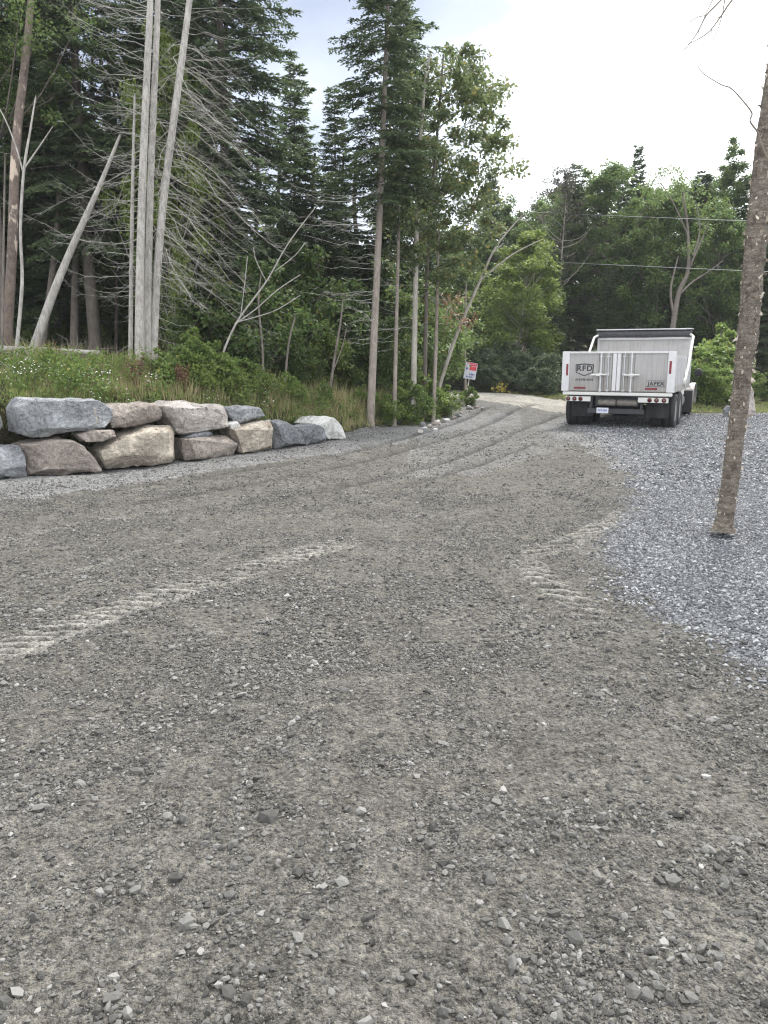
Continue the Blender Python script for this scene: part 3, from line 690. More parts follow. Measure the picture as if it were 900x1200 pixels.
MARKS = [(-200, 'well outside the left picture edge'), (-60, 'just outside the left picture edge'), (30, 'behind the peeling trunk'), (80, 'behind the steeply leaning dead trunk'), (130, 'between the leaning dead trunk and the grey clump'), (190, 'behind the grey dead clump'), (250, 'behind the long drooping dead branches'), (300, 'right of the drooping dead branches'), (345, 'behind the bare leaning sapling'), (400, 'in the gap left of the tall fir'), (440, 'behind the tall fir'), (480, 'behind the poplar trunks'), (515, 'behind the slim bare trunk with rusty leaves'),
         (550, 'above the real estate sign'), (580, 'right of the sign'), (605, 'over the yellow flowers'), (630, 'below the yellow-green crown'), (652, 'at the fading pale-trunked tree'), (680, 'above the left lamps of the truck'), (705, 'above the lettered gate panel'), (730, 'above the gate centre'), (760, 'above the right gate panel'), (785, 'above the right end of the truck'), (812, 'right beside the truck cab'), (835, 'between the truck and the near birch'), (860, 'touching the near birch on its left'), (885, 'behind the near birch'), (920, 'at the right picture edge'), (970, 'outside the right picture edge'), (9999, 'far outside the right picture edge')]
USED = {}
def mark(px_, d, what, cuts=(25, 31)):
    m_ = next(t for a, t in MARKS if px_ <= a)
    row = 'nearest row' if d < cuts[0] else ('middle row' if d < cuts[1] else 'back row')
    l = '%s, %s, %s' % (what, row, m_); USED[l] = USED.get(l, 0)+1
    return l
RT = 0.0; LF = math.pi
# the dead clump behind the wall
px_tree('dead_tree', [(153, 412), (154, 300), (156, 190), (158, 110)], [6, 4.5, 2.5], 14.2, M['deadbark'], 'slimmest dead trunk, left of the three big grey ones', limbs=[dict(seed=1, z0=.8, z1=5, n=26, Lmin=.4, Lmax=1.4, az_bias=(LF, .6))])
px_tree('dead_tree', [(163, 432), (164, 330), (167, 210), (172, 90), (176, 0), (180, -130)], [12.5, 10, 8.5, 6.5], 13.6, M['deadbark'], 'thickest straight dead grey trunk, front of the clump behind the wall', limbs=[dict(seed=201, z0=.3, z1=8, n=80, Lmin=.05, Lmax=.22, th=.0075, twigs=0, droop=.1), dict(seed=2, z0=1.4, z1=9, n=75, Lmin=.7, Lmax=2.6, az_bias=(LF, .65), droop=.12, curl=.42, up=-.02), dict(seed=22, z0=4.0, z1=9, n=30, Lmin=.8, Lmax=2.3, az_bias=(LF-.3, .6), droop=-.1, curl=.2)])
px_tree('dead_tree', [(173, 434), (174, 320), (177, 200), (182, 80), (185, 0), (188, -130)], [10.5, 8.5, 7.5, 6], 13.85, M['deadbark'], 'straight dead trunk pressed against the thickest grey one', limbs=[dict(seed=202, z0=.3, z1=8, n=80, Lmin=.05, Lmax=.22, th=.0075, twigs=0, droop=.1), dict(seed=3, z0=.9, z1=8.5, n=75, Lmin=.6, Lmax=2.1, az_bias=(RT, .6), droop=.4, up=-.05)])
px_tree('dead_tree', [(180, 432), (183, 340), (191, 240), (205, 130), (219, 25), (232, -90)], [9, 10, 9, 6.5], 13.9, M['deadbark'], 'right-leaning dead trunk with long drooping bare branches', limbs=[dict(seed=203, z0=.3, z1=8, n=80, Lmin=.05, Lmax=.22, th=.0075, twigs=0, droop=.1), dict(seed=4, z0=1.9, z1=6.2, n=90, Lmin=.9, Lmax=2.9, az_bias=(RT-.1, .8), droop=.85, up=-.0, curl=.20, twigs=17, spread=.6), dict(seed=44, z0=4.5, z1=9, n=50, Lmin=.7, Lmax=2.4, az_bias=(RT, .75), droop=.25, up=.1, curl=.2, twigs=12)])
px_tree('dead_tree', [(41, 405), (62, 345), (88, 282), (115, 222), (141, 158)], [12.5, 10, 7.5, 3], 14.3, M['deadbark'], 'pale dead trunk leaning steeply right over the grass', limbs=[dict(seed=205, z0=.3, z1=5, n=50, Lmin=.05, Lmax=.2, th=.0075, twigs=0, droop=.1), dict(seed=5, z0=2.0, z1=5.4, n=22, Lmin=.4, Lmax=1.3, az_bias=(RT, .6), droop=.05, twigs=8)])
# far left
px_tree('birch_tree', [(8, 402), (14, 300), (19, 170), (30, 70), (38, -20), (44, -120)], [13, 12, 9.5, 6], 15.2, M['peelbark'], 'dark trunk with peeling pale bark patches near left edge', limbs=[dict(seed=6, z0=3, z1=7, n=16, Lmin=.6, Lmax=2, droop=.1)], mc=M['browntwig'])
px_tree('sapling', [(20, 404), (26, 330), (24, 270), (28, 200), (36, 150), (42, 112)], [5, 4, 3.5, 1.5], 14.0, M['deadbark'], 'crooked bare pale sapling right of the peeling trunk', forks=[([(28, 205), (18, 170), (6, 140), (-6, 118)], 2.5), ([(28, 198), (46, 172), (62, 148)], 2.5)])
px_tree('sapling', [(3, 395), (4, 300), (6, 180)], [4, 3, 2], 14.8, M['bark'], 'thin straight dark sapling at the left picture edge')
px_tree('tree', [(50, 404), (60, 330), (69, 240), (67, 160), (70, 60)], [9, 7.5, 6, 4], 17.5, M['bark'], 'grey trunk curving behind the leaning dead one', limbs=[dict(seed=8, z0=2, z1=7, n=18, Lmin=.4, Lmax=1.5, droop=.1)], mc=M['browntwig'])
px_tree('tree', [(87, 400), (89, 300), (92, 200), (92, 80)], [11, 9, 6], 18.5, M['bark'], 'brown trunk in shade between leaning dead trunk and the grey clump', limbs=[dict(seed=9, z0=1.5, z1=7, n=22, Lmin=.4, Lmax=1.8, droop=.15)], mc=M['browntwig'])
for i, (a, b_, wd, dd) in enumerate([(38, 44, 5, 20), (46, 50, 7, 22), (110, 107, 6, 21), (120, 126, 8, 24), (136, 133, 5, 19), (210, 212, 7, 20), (232, 230, 9, 22), (268, 262, 11, 19.5), (296, 300, 6, 23), (330, 326, 7, 24), (362, 366, 6, 22), (395, 400, 5, 23), (418, 415, 7, 25), (-25, -20, 12, 17), (-60, -50, 10, 16)]):
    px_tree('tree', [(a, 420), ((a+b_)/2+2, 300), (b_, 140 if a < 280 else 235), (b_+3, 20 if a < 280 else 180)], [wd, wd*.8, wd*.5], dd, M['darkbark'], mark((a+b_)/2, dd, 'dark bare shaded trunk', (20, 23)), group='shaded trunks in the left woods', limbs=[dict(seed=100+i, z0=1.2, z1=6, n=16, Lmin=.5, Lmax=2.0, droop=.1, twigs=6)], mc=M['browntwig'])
px_tree('sapling', [(252, 440), (275, 382), (312, 330), (338, 285), (372, 240)], [3.2, 2.4, 1.7, .9], 14.6, M['deadbark'], 'bare pale sapling leaning right, with long forks, right of the dead clump', forks=[([(275, 380), (300, 362), (325, 340), (352, 322)], 1.6), ([(276, 378), (320, 365), (352, 346)], 1.4), ([(282, 370), (287, 330), (290, 300)], 1.2), ([(312, 330), (300, 305), (297, 290)], 1.1), ([(322, 318), (345, 300), (358, 284)], 1.1)])
px_tree('sapling', [(309, 445), (307, 400), (303, 355), (306, 320)], [3, 2.4, 1.6], 15.8, M['bark'], 'thin upright bare stem between leaning sapling and tall fir')
px_tree('sapling', [(334, 448), (338, 405), (346, 370)], [3.5, 2], 16.2, M['bark'], 'thin grey sapling rising from dry grass, bent right')
px_tree('sapling', [(386, 462), (392, 420), (399, 378), (402, 350)], [4, 3, 1.6], 16.6, M['bark'], 'thin twisting sapling close left of the tall fir', forks=[([(388, 440), (400, 410), (406, 385)], 2)])
# tall fir and its neighbours
def fir_crown(cr, rel):
    ax = lambda zz: np.array([np.interp(zz, rel[:, 2], rel[:, k]) for k in range(3)])
    conifer_crown(cr, 3, 12.6, 1.55, 4.9, 165, .09, .036, ax, .30, 1.0, .55)
e_ = px_tree('fir_tree', [(434, 492), (438, 400), (444, 270), (449, 150), (454, 20), (458, -130)], [11, 9.5, 8, 5.5, 2.5], 17.3, M['firbark'], 'tall fir with straight bare lower trunk in the middle', crown=fir_crown, mc=M['fir'])
cr = MB(); tkp = pix_path([(434, 492), (438, 400), (444, 270), (449, 150)], 17.3); tkp = tkp-np.array(e_.location)
dead_limbs(cr, tkp, seed=12, z0=1.6, z1=5.4, n=44, Lmin=.9, Lmax=2.7, az_bias=(LF, .6), droop=.22, curl=.2, twigs=8, th=.006); dead_limbs(cr, tkp, seed=112, z0=.4, z1=6, n=60, Lmin=.05, Lmax=.2, th=.007, twigs=0); cr.build('dead_branches', M['deadtwig'], e_)['kind'] = 'stuff'
px_tree('dead_tree', [(462, 486), (464, 400), (467, 280), (469, 190)], [6, 5, 4, 2], 17.8, M['firbark'], 'slender dead pole-like trunk right beside the tall fir', limbs=[dict(seed=13, z0=1.8, z1=6, n=50, Lmin=.3, Lmax=1.2, droop=.15, twigs=12)])
def pop_crown(cx, R_, zb, Ht, ncl, nl, seed, size=.085, rc=.42):
    def f(cr, rel):
        r = np.random.default_rng(seed); cens = []; rad = []
        for i in range(ncl):
            t = r.random(); az = r.uniform(0, 6.28); zc = zb+(Ht-zb)*t; pr = math.sin(math.pi*min(1, .12+t*.84))**.65; rr_ = R_*pr*r.random()**.45
            ax = np.array([np.interp(zc, rel[:, 2], rel[:, 0]), np.interp(zc, rel[:, 2], rel[:, 1]), zc]); c = ax+np.array([math.cos(az)*rr_+cx, math.sin(az)*rr_, 0]); cens.append(c); rad.append(rc*r.uniform(.4, 1.2))
            if i % 3 == 0:
                z0 = max(zb*.8, zc-rr_*.9); p0 = np.array([np.interp(z0, rel[:, 2], rel[:, 0]), np.interp(z0, rel[:, 2], rel[:, 1]), z0]); cr.tube(smooth_path([p0, (p0+c)/2+r.normal(0, .08, 3), c], 3), np.linspace(.022, .004, 7), 3, False)
        leaf_cloud(cr, r, cens, rad, nl, size)
    return f
px_tree('poplar_tree', [(484, 484), (486, 380), (488, 290), (491, 190), (498, 100), (505, 60)], [8, 7, 6, 4, 2], 18.3, M['palebark'], 'pale slender poplar trunk carrying the leafy crown right of the fir', crown=pop_crown(.50, 1.6, 3.4, 8.9, 105, 110, 5, .10, .36), mc=M['poplar'])
px_tree('poplar_tree', [(497, 478), (499, 380), (502, 280), (512, 160), (520, 60)], [6, 5, 4, 2], 19.2, M['bark'], 'darker thin poplar close behind the pale poplar', crown=pop_crown(.55, 1.5, 3.9, 8.9, 60, 110, 6, .10, .36), mc=M['poplar'])
px_tree('dead_tree', [(508, 484), (511, 400), (513, 320), (514, 262)], [5.5, 4.5, 3.5, 2], 18.9, M['firbark'], 'slim bare trunk with rusty leaf tufts right of the poplars', crown=lambda cr, rel: (dead_limbs(cr, rel, seed=15, z0=2, z1=5, n=20, Lmin=.5, Lmax=1.3, droop=.0, twigs=6), leaf_cloud(cr, np.random.default_rng(4), [(rel[6][0]+a, rel[6][1]+b, c) for a, b, c in ((.35, 0, 2.6), (.6, .1, 2.35), (.2, -.2, 2.9), (.5, 0, 3.0), (.8, 0, 2.5))], np.full(5, .28), 55, .08)), mc=M['rusty'])
px_tree('tree', [(506, 484), (519, 440), (536, 390), (563, 328), (582, 288), (612, 252)], [6, 5, 4, 2.8, 1.4], 20.0, M['palebark'], 'bare leaning trunk forking over the road near the sign', forks=[([(563, 328), (585, 310), (604, 296), (636, 280)], 2.6), ([(540, 380), (520, 350), (500, 330)], 1.4), ([(566, 322), (575, 300), (590, 285)], 1.4)])
px_tree('tree', [(545, 440), (545, 400), (546, 330)], [3.5, 3, 2], 24, M['firbark'], 'thin straight bare stem above the real estate sign')

# prototypes whose meshes are shared
def proto_conifer(seed, Ht, Rd, zb, nbr, mat, tr=.12, **k):
    tk = MB(); ax = wob_axis(seed, Ht, amp=.05); zz = np.linspace(-.3, Ht, 12); tk.tube([ax(a) for a in zz], tr*(1.01-np.linspace(0, 1, 12)), 7)
    cr = MB(); conifer_crown(cr, seed, Ht, Rd, zb, nbr, axis=ax, limb=tk, **k); return tk, cr
def T(name, tc_, mt, mc, px_, d, label, sc=1., rz=0, group=None, cat='tree'):
    q = P(px_, 440, d); return make_tree(name, tc_[0], tc_[1], M[mt], M[mc], (q.x, q.y, hz(q.x, q.y)-.05), label, cat, group, rz, sc)
def at_px(px_, d):
    q = P(px_, 440, d); return (q.x, q.y, hz(q.x, q.y)-.05)
sprA = T('spruce_tree', proto_conifer(31, 15, 2.5, 3.2, 250, 'spruce', .17, bl=.11, bw=.045, droop=.3, taper=.6), 'bark', 'spruce', 270, 19, 'tall dense spruce whose layered boughs reach right over the gap of sky')
sprB = T('spruce_tree', proto_conifer(32, 13, 2.1, 2.2, 240, 'spruce', .14, bl=.11, bw=.046, droop=.34, taper=.7), 'bark', 'spruce', 398, 22.5, 'dark spruce standing behind the tall fir, left side', sc=.67)
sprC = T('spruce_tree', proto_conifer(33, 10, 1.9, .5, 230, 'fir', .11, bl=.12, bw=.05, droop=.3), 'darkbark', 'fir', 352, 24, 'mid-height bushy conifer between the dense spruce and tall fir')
place(sprA, at_px(115, 18.5), 2.1, (.95, .95, 1.0), 'dark spruce above and left of the dead grey clump')
place(sprA, at_px(15, 19), 4.0, (.9, .9, 1.05), 'big dark conifer filling the top left corner')
place(sprB, at_px(215, 21), 1.0, (1.15, 1.15, 1.25), 'dark spruce seen through the right-leaning dead branches')
place(sprB, at_px(468, 24), 3.0, (.95, .95, .9), 'conifer behind the poplars and the slender dead pole')
# mixed broadleaves
mapA = T('maple_tree', leafy(41, 9.5, 2.6, 2.0, 150, 190, .11, .62, trunk_r=.12), 'bark', 'maple', 700, 36, 'full round-crowned green broadleaf, tallest behind the truck', sc=(1.15, 1.15, 1.0))
mapB = T('maple_tree', leafy(42, 8.0, 2.3, .9, 140, 190, .11, .6, trunk_r=.10), 'bark', 'maple', 765, 35, 'bushy green broadleaf right behind the dump body', sc=1.05)
mapY = T('maple_tree', leafy(43, 6.2, 2.2, 1.0, 120, 190, .10, .5, trunk_r=.07), 'palebark', 'yellowgreen', 607, 31, 'yellow-green broadleaf left of the truck, brightest crown', sc=(1.2, 1.2, .98))
aspA = T('aspen_tree', leafy(44, 10.5, 1.25, 2.5, 95, 150, .10, .42, trunk_r=.08), 'palebark', 'maple', 843, 37, 'narrow tall aspen just left of the near birch trunk', sc=1.0)
spaA = T('tree', leafy(45, 10.5, 2.0, 5.5, 90, 60, .09, .5, trunk_r=.10), 'palebark', 'sparse', 652, 35, 'thin fading tree with sparse greyish crown and long pale trunk', sc=.88)
spr1 = T('spruce_tree', proto_conifer(34, 9.2, 1.25, .6, 330, 'spruce', .09, bl=.14, bw=.06, droop=.22, taper=.8), 'darkbark', 'spruce', 571, 39, 'pointed spruce spire in the gap right of the poplar crown', sc=(1.0, 1.0, 1.01))
place(spr1, at_px(733, 40), 1, (.95, .95, 1.14), 'slim dark spruce spire poking above the crowns behind the truck')
place(spr1, at_px(716, 41), 3, (1.0, 1.0, 1.04), 'second spruce top just left of the slim dark spire')
place(spr1, at_px(805, 38), 2, (1.7, 1.7, .98), 'broad dark spruce behind the forked sparse tree')
place(mapY, at_px(208, 17.6), 2, (.55, .55, 1.25), 'slim yellow-green broadleaf glimpsed just right of the leaning dead trunk')
T('tree', leafy(46, 11.5, 2.2, 4.2, 150, 260, .065, .5, trunk_r=.09), 'bark', 'maple', 8, 17.2, 'light green broadleaf in the top left corner behind the peeling trunk')
place(aspA, at_px(868, 38), 2, 1.02, 'tall aspen directly behind the near birch trunk')
place(aspA, at_px(886, 36), 4, .97, 'aspen at the right edge behind the near birch')
place(mapB, at_px(835, 33), 2, .95, 'leafy broadleaf low between the truck and the birch trunk')
place(mapA, at_px(650, 42), 2, .95, 'round green crown behind the fading sparse tree')
px_tree('tree', [(785, 470), (787, 400), (795, 345), (806, 318), (806, 270), (800, 225)], [9, 7, 5.5, 3.5, 2], 30, M['bark'], 'forked tree with pale twisting limbs and thin crown behind the truck', forks=[([(796, 345), (812, 330), (828, 320), (848, 305)], 3), ([(806, 318), (816, 295), (830, 265)], 4), ([(790, 370), (786, 340), (795, 300)], 4), ([(812, 300), (820, 270), (815, 235)], 2.6), ([(806, 275), (790, 240), (775, 215)], 2.2)],
        crown=lambda cr, rel: leaf_cloud(cr, np.random.default_rng(8), [(np.array(P(*q, 30+dz))-np.array(P(785, 470, 30))+np.array([0, 0, (P(785, 470, 30).z-hz(P(785, 470, 30).x, P(785, 470, 30).y))])) for q, dz in [((775, 203), 0), ((765, 215), .4), ((790, 198), -.3), ((800, 206), .5), ((812, 215), .2), ((780, 225), -.4), ((795, 230), .4), ((755, 222), 0), ((820, 225), 0), ((805, 292), -.3), ((818, 285), .3), ((830, 270), 0), ((770, 235), .3), ((830, 240), .3), ((760, 232), .3), ((808, 240), .2)]], np.full(16, .42), 90, .10), mc=M['maple'])
rr = random.Random(11)
for i, (px_, d, s_, src) in enumerate([(560, 34, .66, 'm'), (585, 37, 1.0, 'b'), (625, 36, .9, 'b'), (668, 33, .95, 's'), (690, 39, 1.0, 'b'), (722, 33, .85, 'b'), (748, 38, .95, 'm'), (778, 41, .98, 'm'), (802, 34, .85, 's'), (822, 40, .98, 'm'), (858, 33, .85, 's'), (878, 31, .95, 'b'), (905, 34, .95, 'm'), (930, 31, .85, 's'), (960, 33, 1.1, 'b'), (1000, 30, 1.1, 'm'), (1050, 28, 1.0, 's'),
                                       (540, 32, .75, 's'), (520, 30, .8, 'b'), (600, 43, .82, 'm'), (640, 47, 1.15, 'b'), (555, 44, .78, 's'), (530, 38, .78, 'm'), (500, 33, 1.0, 's'), (1100, 26, 1.1, 'b'), (1150, 23, 1.1, 's'), (590, 31, .62, 's'), (648, 30, .6, 's'), (675, 35, .9, 'm'), (710, 30, .5, 's'), (838, 29.5, .62, 's'), (890, 29, .7, 's'), (770, 31, .6, 's'), (740, 43, .95, 's')]):
    src_ = {'m': mapA, 'b': mapB, 's': sprC}[src]
    place(src_, at_px(px_+rr.uniform(-4, 4), d+4), rr.uniform(0, 6.28), (s_*rr.uniform(.9, 1.1), s_*rr.uniform(.9, 1.1), s_*rr.uniform(.92, 1.06)),
          mark(px_, d, {'m': 'round green broadleaf', 'b': 'bushy green broadleaf', 's': 'dark conifer'}[src], (34, 39)), {'m': 'broadleaves beyond the road', 'b': 'bushy broadleaves beyond the road', 's': 'conifers beyond the road'}[src])
# left woods fill
for i in range(46):
    row = i % 3; t = (i//3+rr.random()*.8)/15.5
    px_ = -330+780*t+rr.uniform(-18, 18); d = (21.5, 27, 33)[row]+rr.uniform(-1.5, 2)
    src = rr.choice(['s', 's', 'S', 'b', 'm']) if px_ < 285 else rr.choice(['s', 'b', 's'])
    src_ = {'m': mapA, 'b': mapB, 's': sprC, 'S': sprB}[src]; s_ = rr.uniform(.75, 1.05) if px_ < 285 else rr.uniform(.5, .72)*(1, 1.05, 1.15)[row]
    place(src_, at_px(px_, d), rr.uniform(0, 6.28), s_, mark(px_, d, {'m': 'round shaded broadleaf', 'b': 'low-crowned leafy tree', 's': 'dark bushy conifer', 'S': 'tall dark spruce'}[src], (24, 30)), {'m': 'round trees deep in the left woods', 'b': 'leafy trees deep in the left woods', 's': 'bushy conifers deep in the left woods', 'S': 'tall spruces deep in the left woods'}[src])
# understory saplings with leaves, left
undA = T('young_tree', leafy(51, 3.2, 1.15, .3, 60, 110, .10, .40, trunk_r=.03), 'bark', 'maple', 300, 17.5, 'young leafy tree in the shade right of the dead clump')
undB = T('young_tree', leafy(52, 2.3, .8, .2, 36, 110, .09, .34, trunk_r=.02), 'bark', 'yellowgreen', 372, 18.2, 'bright yellow-green young tree in the shaded gap left of the tall fir', sc=.8)
LU = 'shaded young leafy tree under the left woods, among the trunks'
for i, (px_, d, s_) in enumerate([(228, 18, .85), (255, 19, 1.1), (330, 19, 1.0), (352, 19.5, 1.2), (410, 20, 1.0), (322, 21, 1.4), (275, 22, 1.5), (200, 20, .8), (130, 21, .8), (80, 22, .9), (20, 21, .9), (60, 19.5, .6), (450, 21, 1.2), (475, 20.5, .9), (492, 22, 1.1), (385, 24, 1.5), (430, 24, 1.5), (240, 25, 1.6), (170, 24, 1.2), (512, 28, 1.3), (-30, 20, 1.2), (-90, 18, 1.2), (295, 19.5, .8), (215, 17, .5), (455, 19, .7), (345, 17.5, .55)]):
    place(undA, at_px(px_, d), rr.uniform(0, 6.28), s_, mark(px_, d, 'young shaded leafy tree', (20, 23)), 'young trees under the left woods')
place(undB, at_px(408, 19.5), 2, .75, 'small yellow-green sapling touching the tall fir trunk')
for i, (px_, d, s_) in enumerate([(222, 19, .7), (262, 20.5, 1.1), (318, 20, .8), (346, 21, 1.2), (112, 20, .7), (146, 22, .9), (66, 21, .8), (470, 20, .7), (388, 22, 1.3)]):
    place(undB, at_px(px_, d), rr.uniform(0, 6.28), s_, mark(px_, d, 'yellow-green sapling', (20, 22)), 'yellow-green saplings under the left woods')
# shrubs
shA = T('shrub', leafy(61, 1.25, .75, .08, 46, 100, .075, .26, trunk_r=.018), 'bark', 'shrub', 232, 14.0, 'leafy green shrub right of the dead trunks at the wall top', cat='shrub', sc=.85)
shW = T('shrub', leafy(62, 1.5, .85, .08, 56, 110, .07, .25, trunk_r=.018), 'bark', 'willow', 560, 27.5, 'grey-green shrub behind the real estate sign', cat='shrub')
for px_, d, s_, lb in [(250, 13.9, .7, 'rounded shrub at the foot of the bare leaning sapling'), (470, 18.0, .75, 'bright shrub around the feet of the poplars'), (450, 17.6, .5, 'low shrub just right of the tall fir foot'), (492, 18.2, .75, 'shrub at the foot of the darker thin poplar'), (518, 20.0, .6, 'shrub under the leaning forked trunk'), (552, 22.3, .42, 'lowest light shrub where the driveway meets the road'), (420, 17.5, .45, 'low shrub just left of the tall fir foot'), (505, 19.2, .8, 'shrub between the poplar and leaning forked trunk')]:
    place(shA, at_px(px_, d), rr.uniform(0, 6.28), s_, lb)
for i, (px_, d, s_) in enumerate([(530, 29, 1.1), (548, 30, 1.2), (575, 28.5, 1.0), (592, 28, .9), (608, 27.5, .95), (622, 27.2, .9), (640, 27, .85), (655, 27, .9), (600, 30, 1.2), (632, 30, 1.1), (567, 31, 1.2), (585, 26.8, .62), (618, 26.2, .6), (645, 25.9, .6), (670, 27, .9), (690, 28, 1.0), (720, 28, 1), (750, 27.5, 1.0), (780, 27.5, 1.1)]):
    place(shW, at_px(px_, d), rr.uniform(0, 6.28), s_, mark(px_, d, 'grey-green roadside shrub', (27, 29)), 'shrubs across the pale road')
for i, (px_, d, s_) in enumerate([(196, 13.7, .55), (222, 13.4, .7), (270, 13.9, .55), (300, 14.5, .6), (130, 13.6, .4), (345, 15.2, .55), (385, 16.2, .5)]):
    place(shA, at_px(px_, d), rr.uniform(0, 6.28), s_, mark(px_, d, 'small green bank shrub', (20, 22)), 'shrubs on the bank above the wall')
for i, (px_, d, s_) in enumerate([(816, 24.5, 1.0), (830, 24.0, .85), (842, 24.6, 1.0), (852, 25.6, 1.15), (838, 26.6, 1.5), (825, 26, 1.2), (862, 24.4, .6), (893, 25.8, .55), (905, 24.6, .6), (930, 25, .8), (960, 25.5, 1.0), (1000, 24, 1.0), (800, 26, .9), (875, 26.5, .9)]):
    place(shA, at_px(px_, d), rr.uniform(0, 6.28), s_*1.1, mark(px_, d, 'light green shrub', (24.5, 26)), 'shrubs at the back of the stone yard')

# ------------------------------------------------------------------ near birch on the right
def near_birch():
    pix = [(848, 619), (856, 560), (864, 500), (870.5, 440), (877, 385), (884, 300), (893.5, 210), (904, 120), (918, 30), (940, -80), (962, -200)]
    dd = [6.8, 6.75, 6.7, 6.65, 6.6, 6.55, 6.5, 6.4, 6.4, 6.4, 6.4]
    pts = pix_path(pix, dd, 18); base = pts[0].copy(); base[2] = hz(base[0], base[1]); pts = np.vstack([pts[0]+(pts[0]-pts[3])*.6, pts]); rel = pts-base
    w_ = np.interp(np.linspace(0, 1, len(pts)), [0, .1, .2, .3, .4, .5, .6, .7, .85, 1], [20, 19.5, 19, 19.5, 22.5, 23.5, 23, 21, 18, 15])/2*6.6/F
    r = np.random.default_rng(77); n = 40; tk = MB()
    t = unit(np.gradient(rel, axis=0)); a = unit(np.cross(t, [0, 1., 0])); b = np.cross(t, a); an = np.arange(n)*2*math.pi/n
    zz = rel[:, 2][:, None]+0*an[None]; aa = an[None]+0*zz
    dis = .22*(fbm(aa*.6+5, zz*3, .35, 5, 3)-.5)+.28*(np.maximum(0, fbm(aa*1.2, zz*9, .5, 3, 8)-.58))+.10*(vnoise(aa*.2, zz, .035, 4)-.5)
    rad = w_[:, None]*(1+dis)
    rad[:5] *= np.array([1.5, 1.32, 1.2, 1.1, 1.04])[:, None]
    v = rel[:, None, :]+rad[..., None]*(np.cos(an)[None, :, None]*a[:, None, :]+np.sin(an)[None, :, None]*b[:, None, :])
    m = len(rel); i = np.arange(m-1)[:, None]*n; j = np.arange(n)[None, :]; j2 = (j+1) % n
    tk.add(v.reshape(-1, 3), np.stack([i+j, i+j2, i+n+j2, i+n+j], -1).reshape(-1, 4))
    k = NT('birch_bark'); co = k.pos(); band = k.noise(k.scaled(co, (3, 3, 14)), 2.6, 7, .8); pt = k.noise(k.scaled(co, (1, 1, .9)), 11, 6, .75); fine = k.noise(k.scaled(co, (1, 1, 3)), 55, 5, .7)
    c = k.ramp(k.math('ADD', k.math('MULTIPLY', band, .55), k.math('MULTIPLY', fine, .45)), [(.36, (.055, .045, .037)), (.5, (.175, .148, .12)), (.62, (.40, .355, .30))])
    c = k.mix(k.ramp(pt, [(.54, (0, 0, 0)), (.60, (.85, .85, .85))]), c, (.085, .058, .046)); c = k.mix(k.ramp(pt, [(.30, (.8, .8, .8)), (.42, (0, 0, 0))]), c, (.44, .40, .35))
    k.l(c, k.b.inputs['Base Color']); k.b.inputs['Roughness'].default_value = .85; k.l(k.bump(k.math('ADD', k.math('MULTIPLY', band, .035), k.math('MULTIPLY', fine, .015)), 1.0), k.b.inputs['Normal'])
    e_ = empty('birch_tree', tuple(base), 0, 'near birch trunk with curling bark rising from the crushed stone at right', 'tree'); tk.build('trunk', k.m, e_, True)
    # curls of loose bark
    fl = MB(); N = 850
    for q in range(N):
        zi = r.uniform(.03, rel[-1, 2]-.3)
        if r.random() > .25+.9*float(vnoise(np.array([0.]), np.array([zi]), .16, 5)[0]): continue
        jx_ = np.searchsorted(rel[:, 2], zi); jx_ = min(jx_, m-1); c0 = rel[jx_]; ang = r.uniform(0, 6.28); o_ = math.cos(ang)*a[jx_]+math.sin(ang)*b[jx_]; tg = -math.sin(ang)*a[jx_]+math.cos(ang)*b[jx_]
        bg_ = r.random() < .35; L = r.uniform(.025, .055) if bg_ else r.uniform(.010, .028); wd = r.uniform(.010, .024) if bg_ else r.uniform(.005, .014); sg = r.choice([-1, 1]); lift = r.uniform(.25, 1.1)
        p0 = c0+o_*w_[jx_]*.99; rows = []; sk = r.normal(0, .6)
        cur = r.uniform(1.2, 2.9); ro = L/cur
        for s_ in np.linspace(0, 1, 5):
            th = s_*cur; off = tg*sg*math.sin(th)*ro+o_*(1-math.cos(th))*ro*.9
            hw = np.array([0, 0, 1.])*wd*(1-.45*s_)
            sl = np.array([0, 0, 1.])*s_*L*sk; rows += [p0+off-hw*r.uniform(.5, 1.3)+sl, p0+off+hw*r.uniform(.5, 1.3)+sl]
        fl.add(rows, np.array([(2*z_, 2*z_+1, 2*z_+3, 2*z_+2) for z_ in range(4)]))
    fl.build('bark_curls', stone_mat('bark_curls', [(0, (.16, .12, .09)), (.4, (.38, .32, .25)), (1, (.74, .68, .58))]), e_)['kind'] = 'stuff'
    # bare branches
    cr = MB(); B = np.array(base)
    def br(px_l, d, w0, w1):
        q = pix_path(px_l, d, 4)-B; cr.tube(q, np.linspace(w0, w1, len(q))/2*6.4/F, 5, False)
    br([(901, 188), (893, 171), (888, 155), (879, 142), (881, 132), (868, 115), (856, 103), (845, 99), (824, 86), (818, 77)], 6.35, 2.6, .9)
    br([(881, 132), (883, 130)], 6.35, 1, .5)
    br([(930, -130), (900, -60), (845, 0), (828, 18), (815, 42), (799, 62)], [6.4, 6.2, 6.1, 6.1, 6.1, 6.1], 3.0, .9)
    br([(828, 18), (818, 20), (808, 26), (799, 36)], 6.1, 1.2, .7)
    br([(932, -150), (905, -60), (858, 0), (847, 16), (832, 36), (818, 46), (806, 52)], [6.4, 6.2, 6.1, 6.1, 6.1, 6.1, 6.1], 3.0, .8)
    br([(852, -20), (848, 8), (845, 22), (838, 42), (826, 58)], 6.1, 1.6, .7)
    br([(847, 17), (838, 23), (829, 27)], 6.1, 1.1, .7); br([(834, 34), (833, 40), (828, 44)], 6.1, 1.0, .6); br([(835, 0), (822, 28), (818, 40)], 6.1, 1.3, .6)
    cr.build('bare_branches', M['browntwig'], e_)
near_birch()
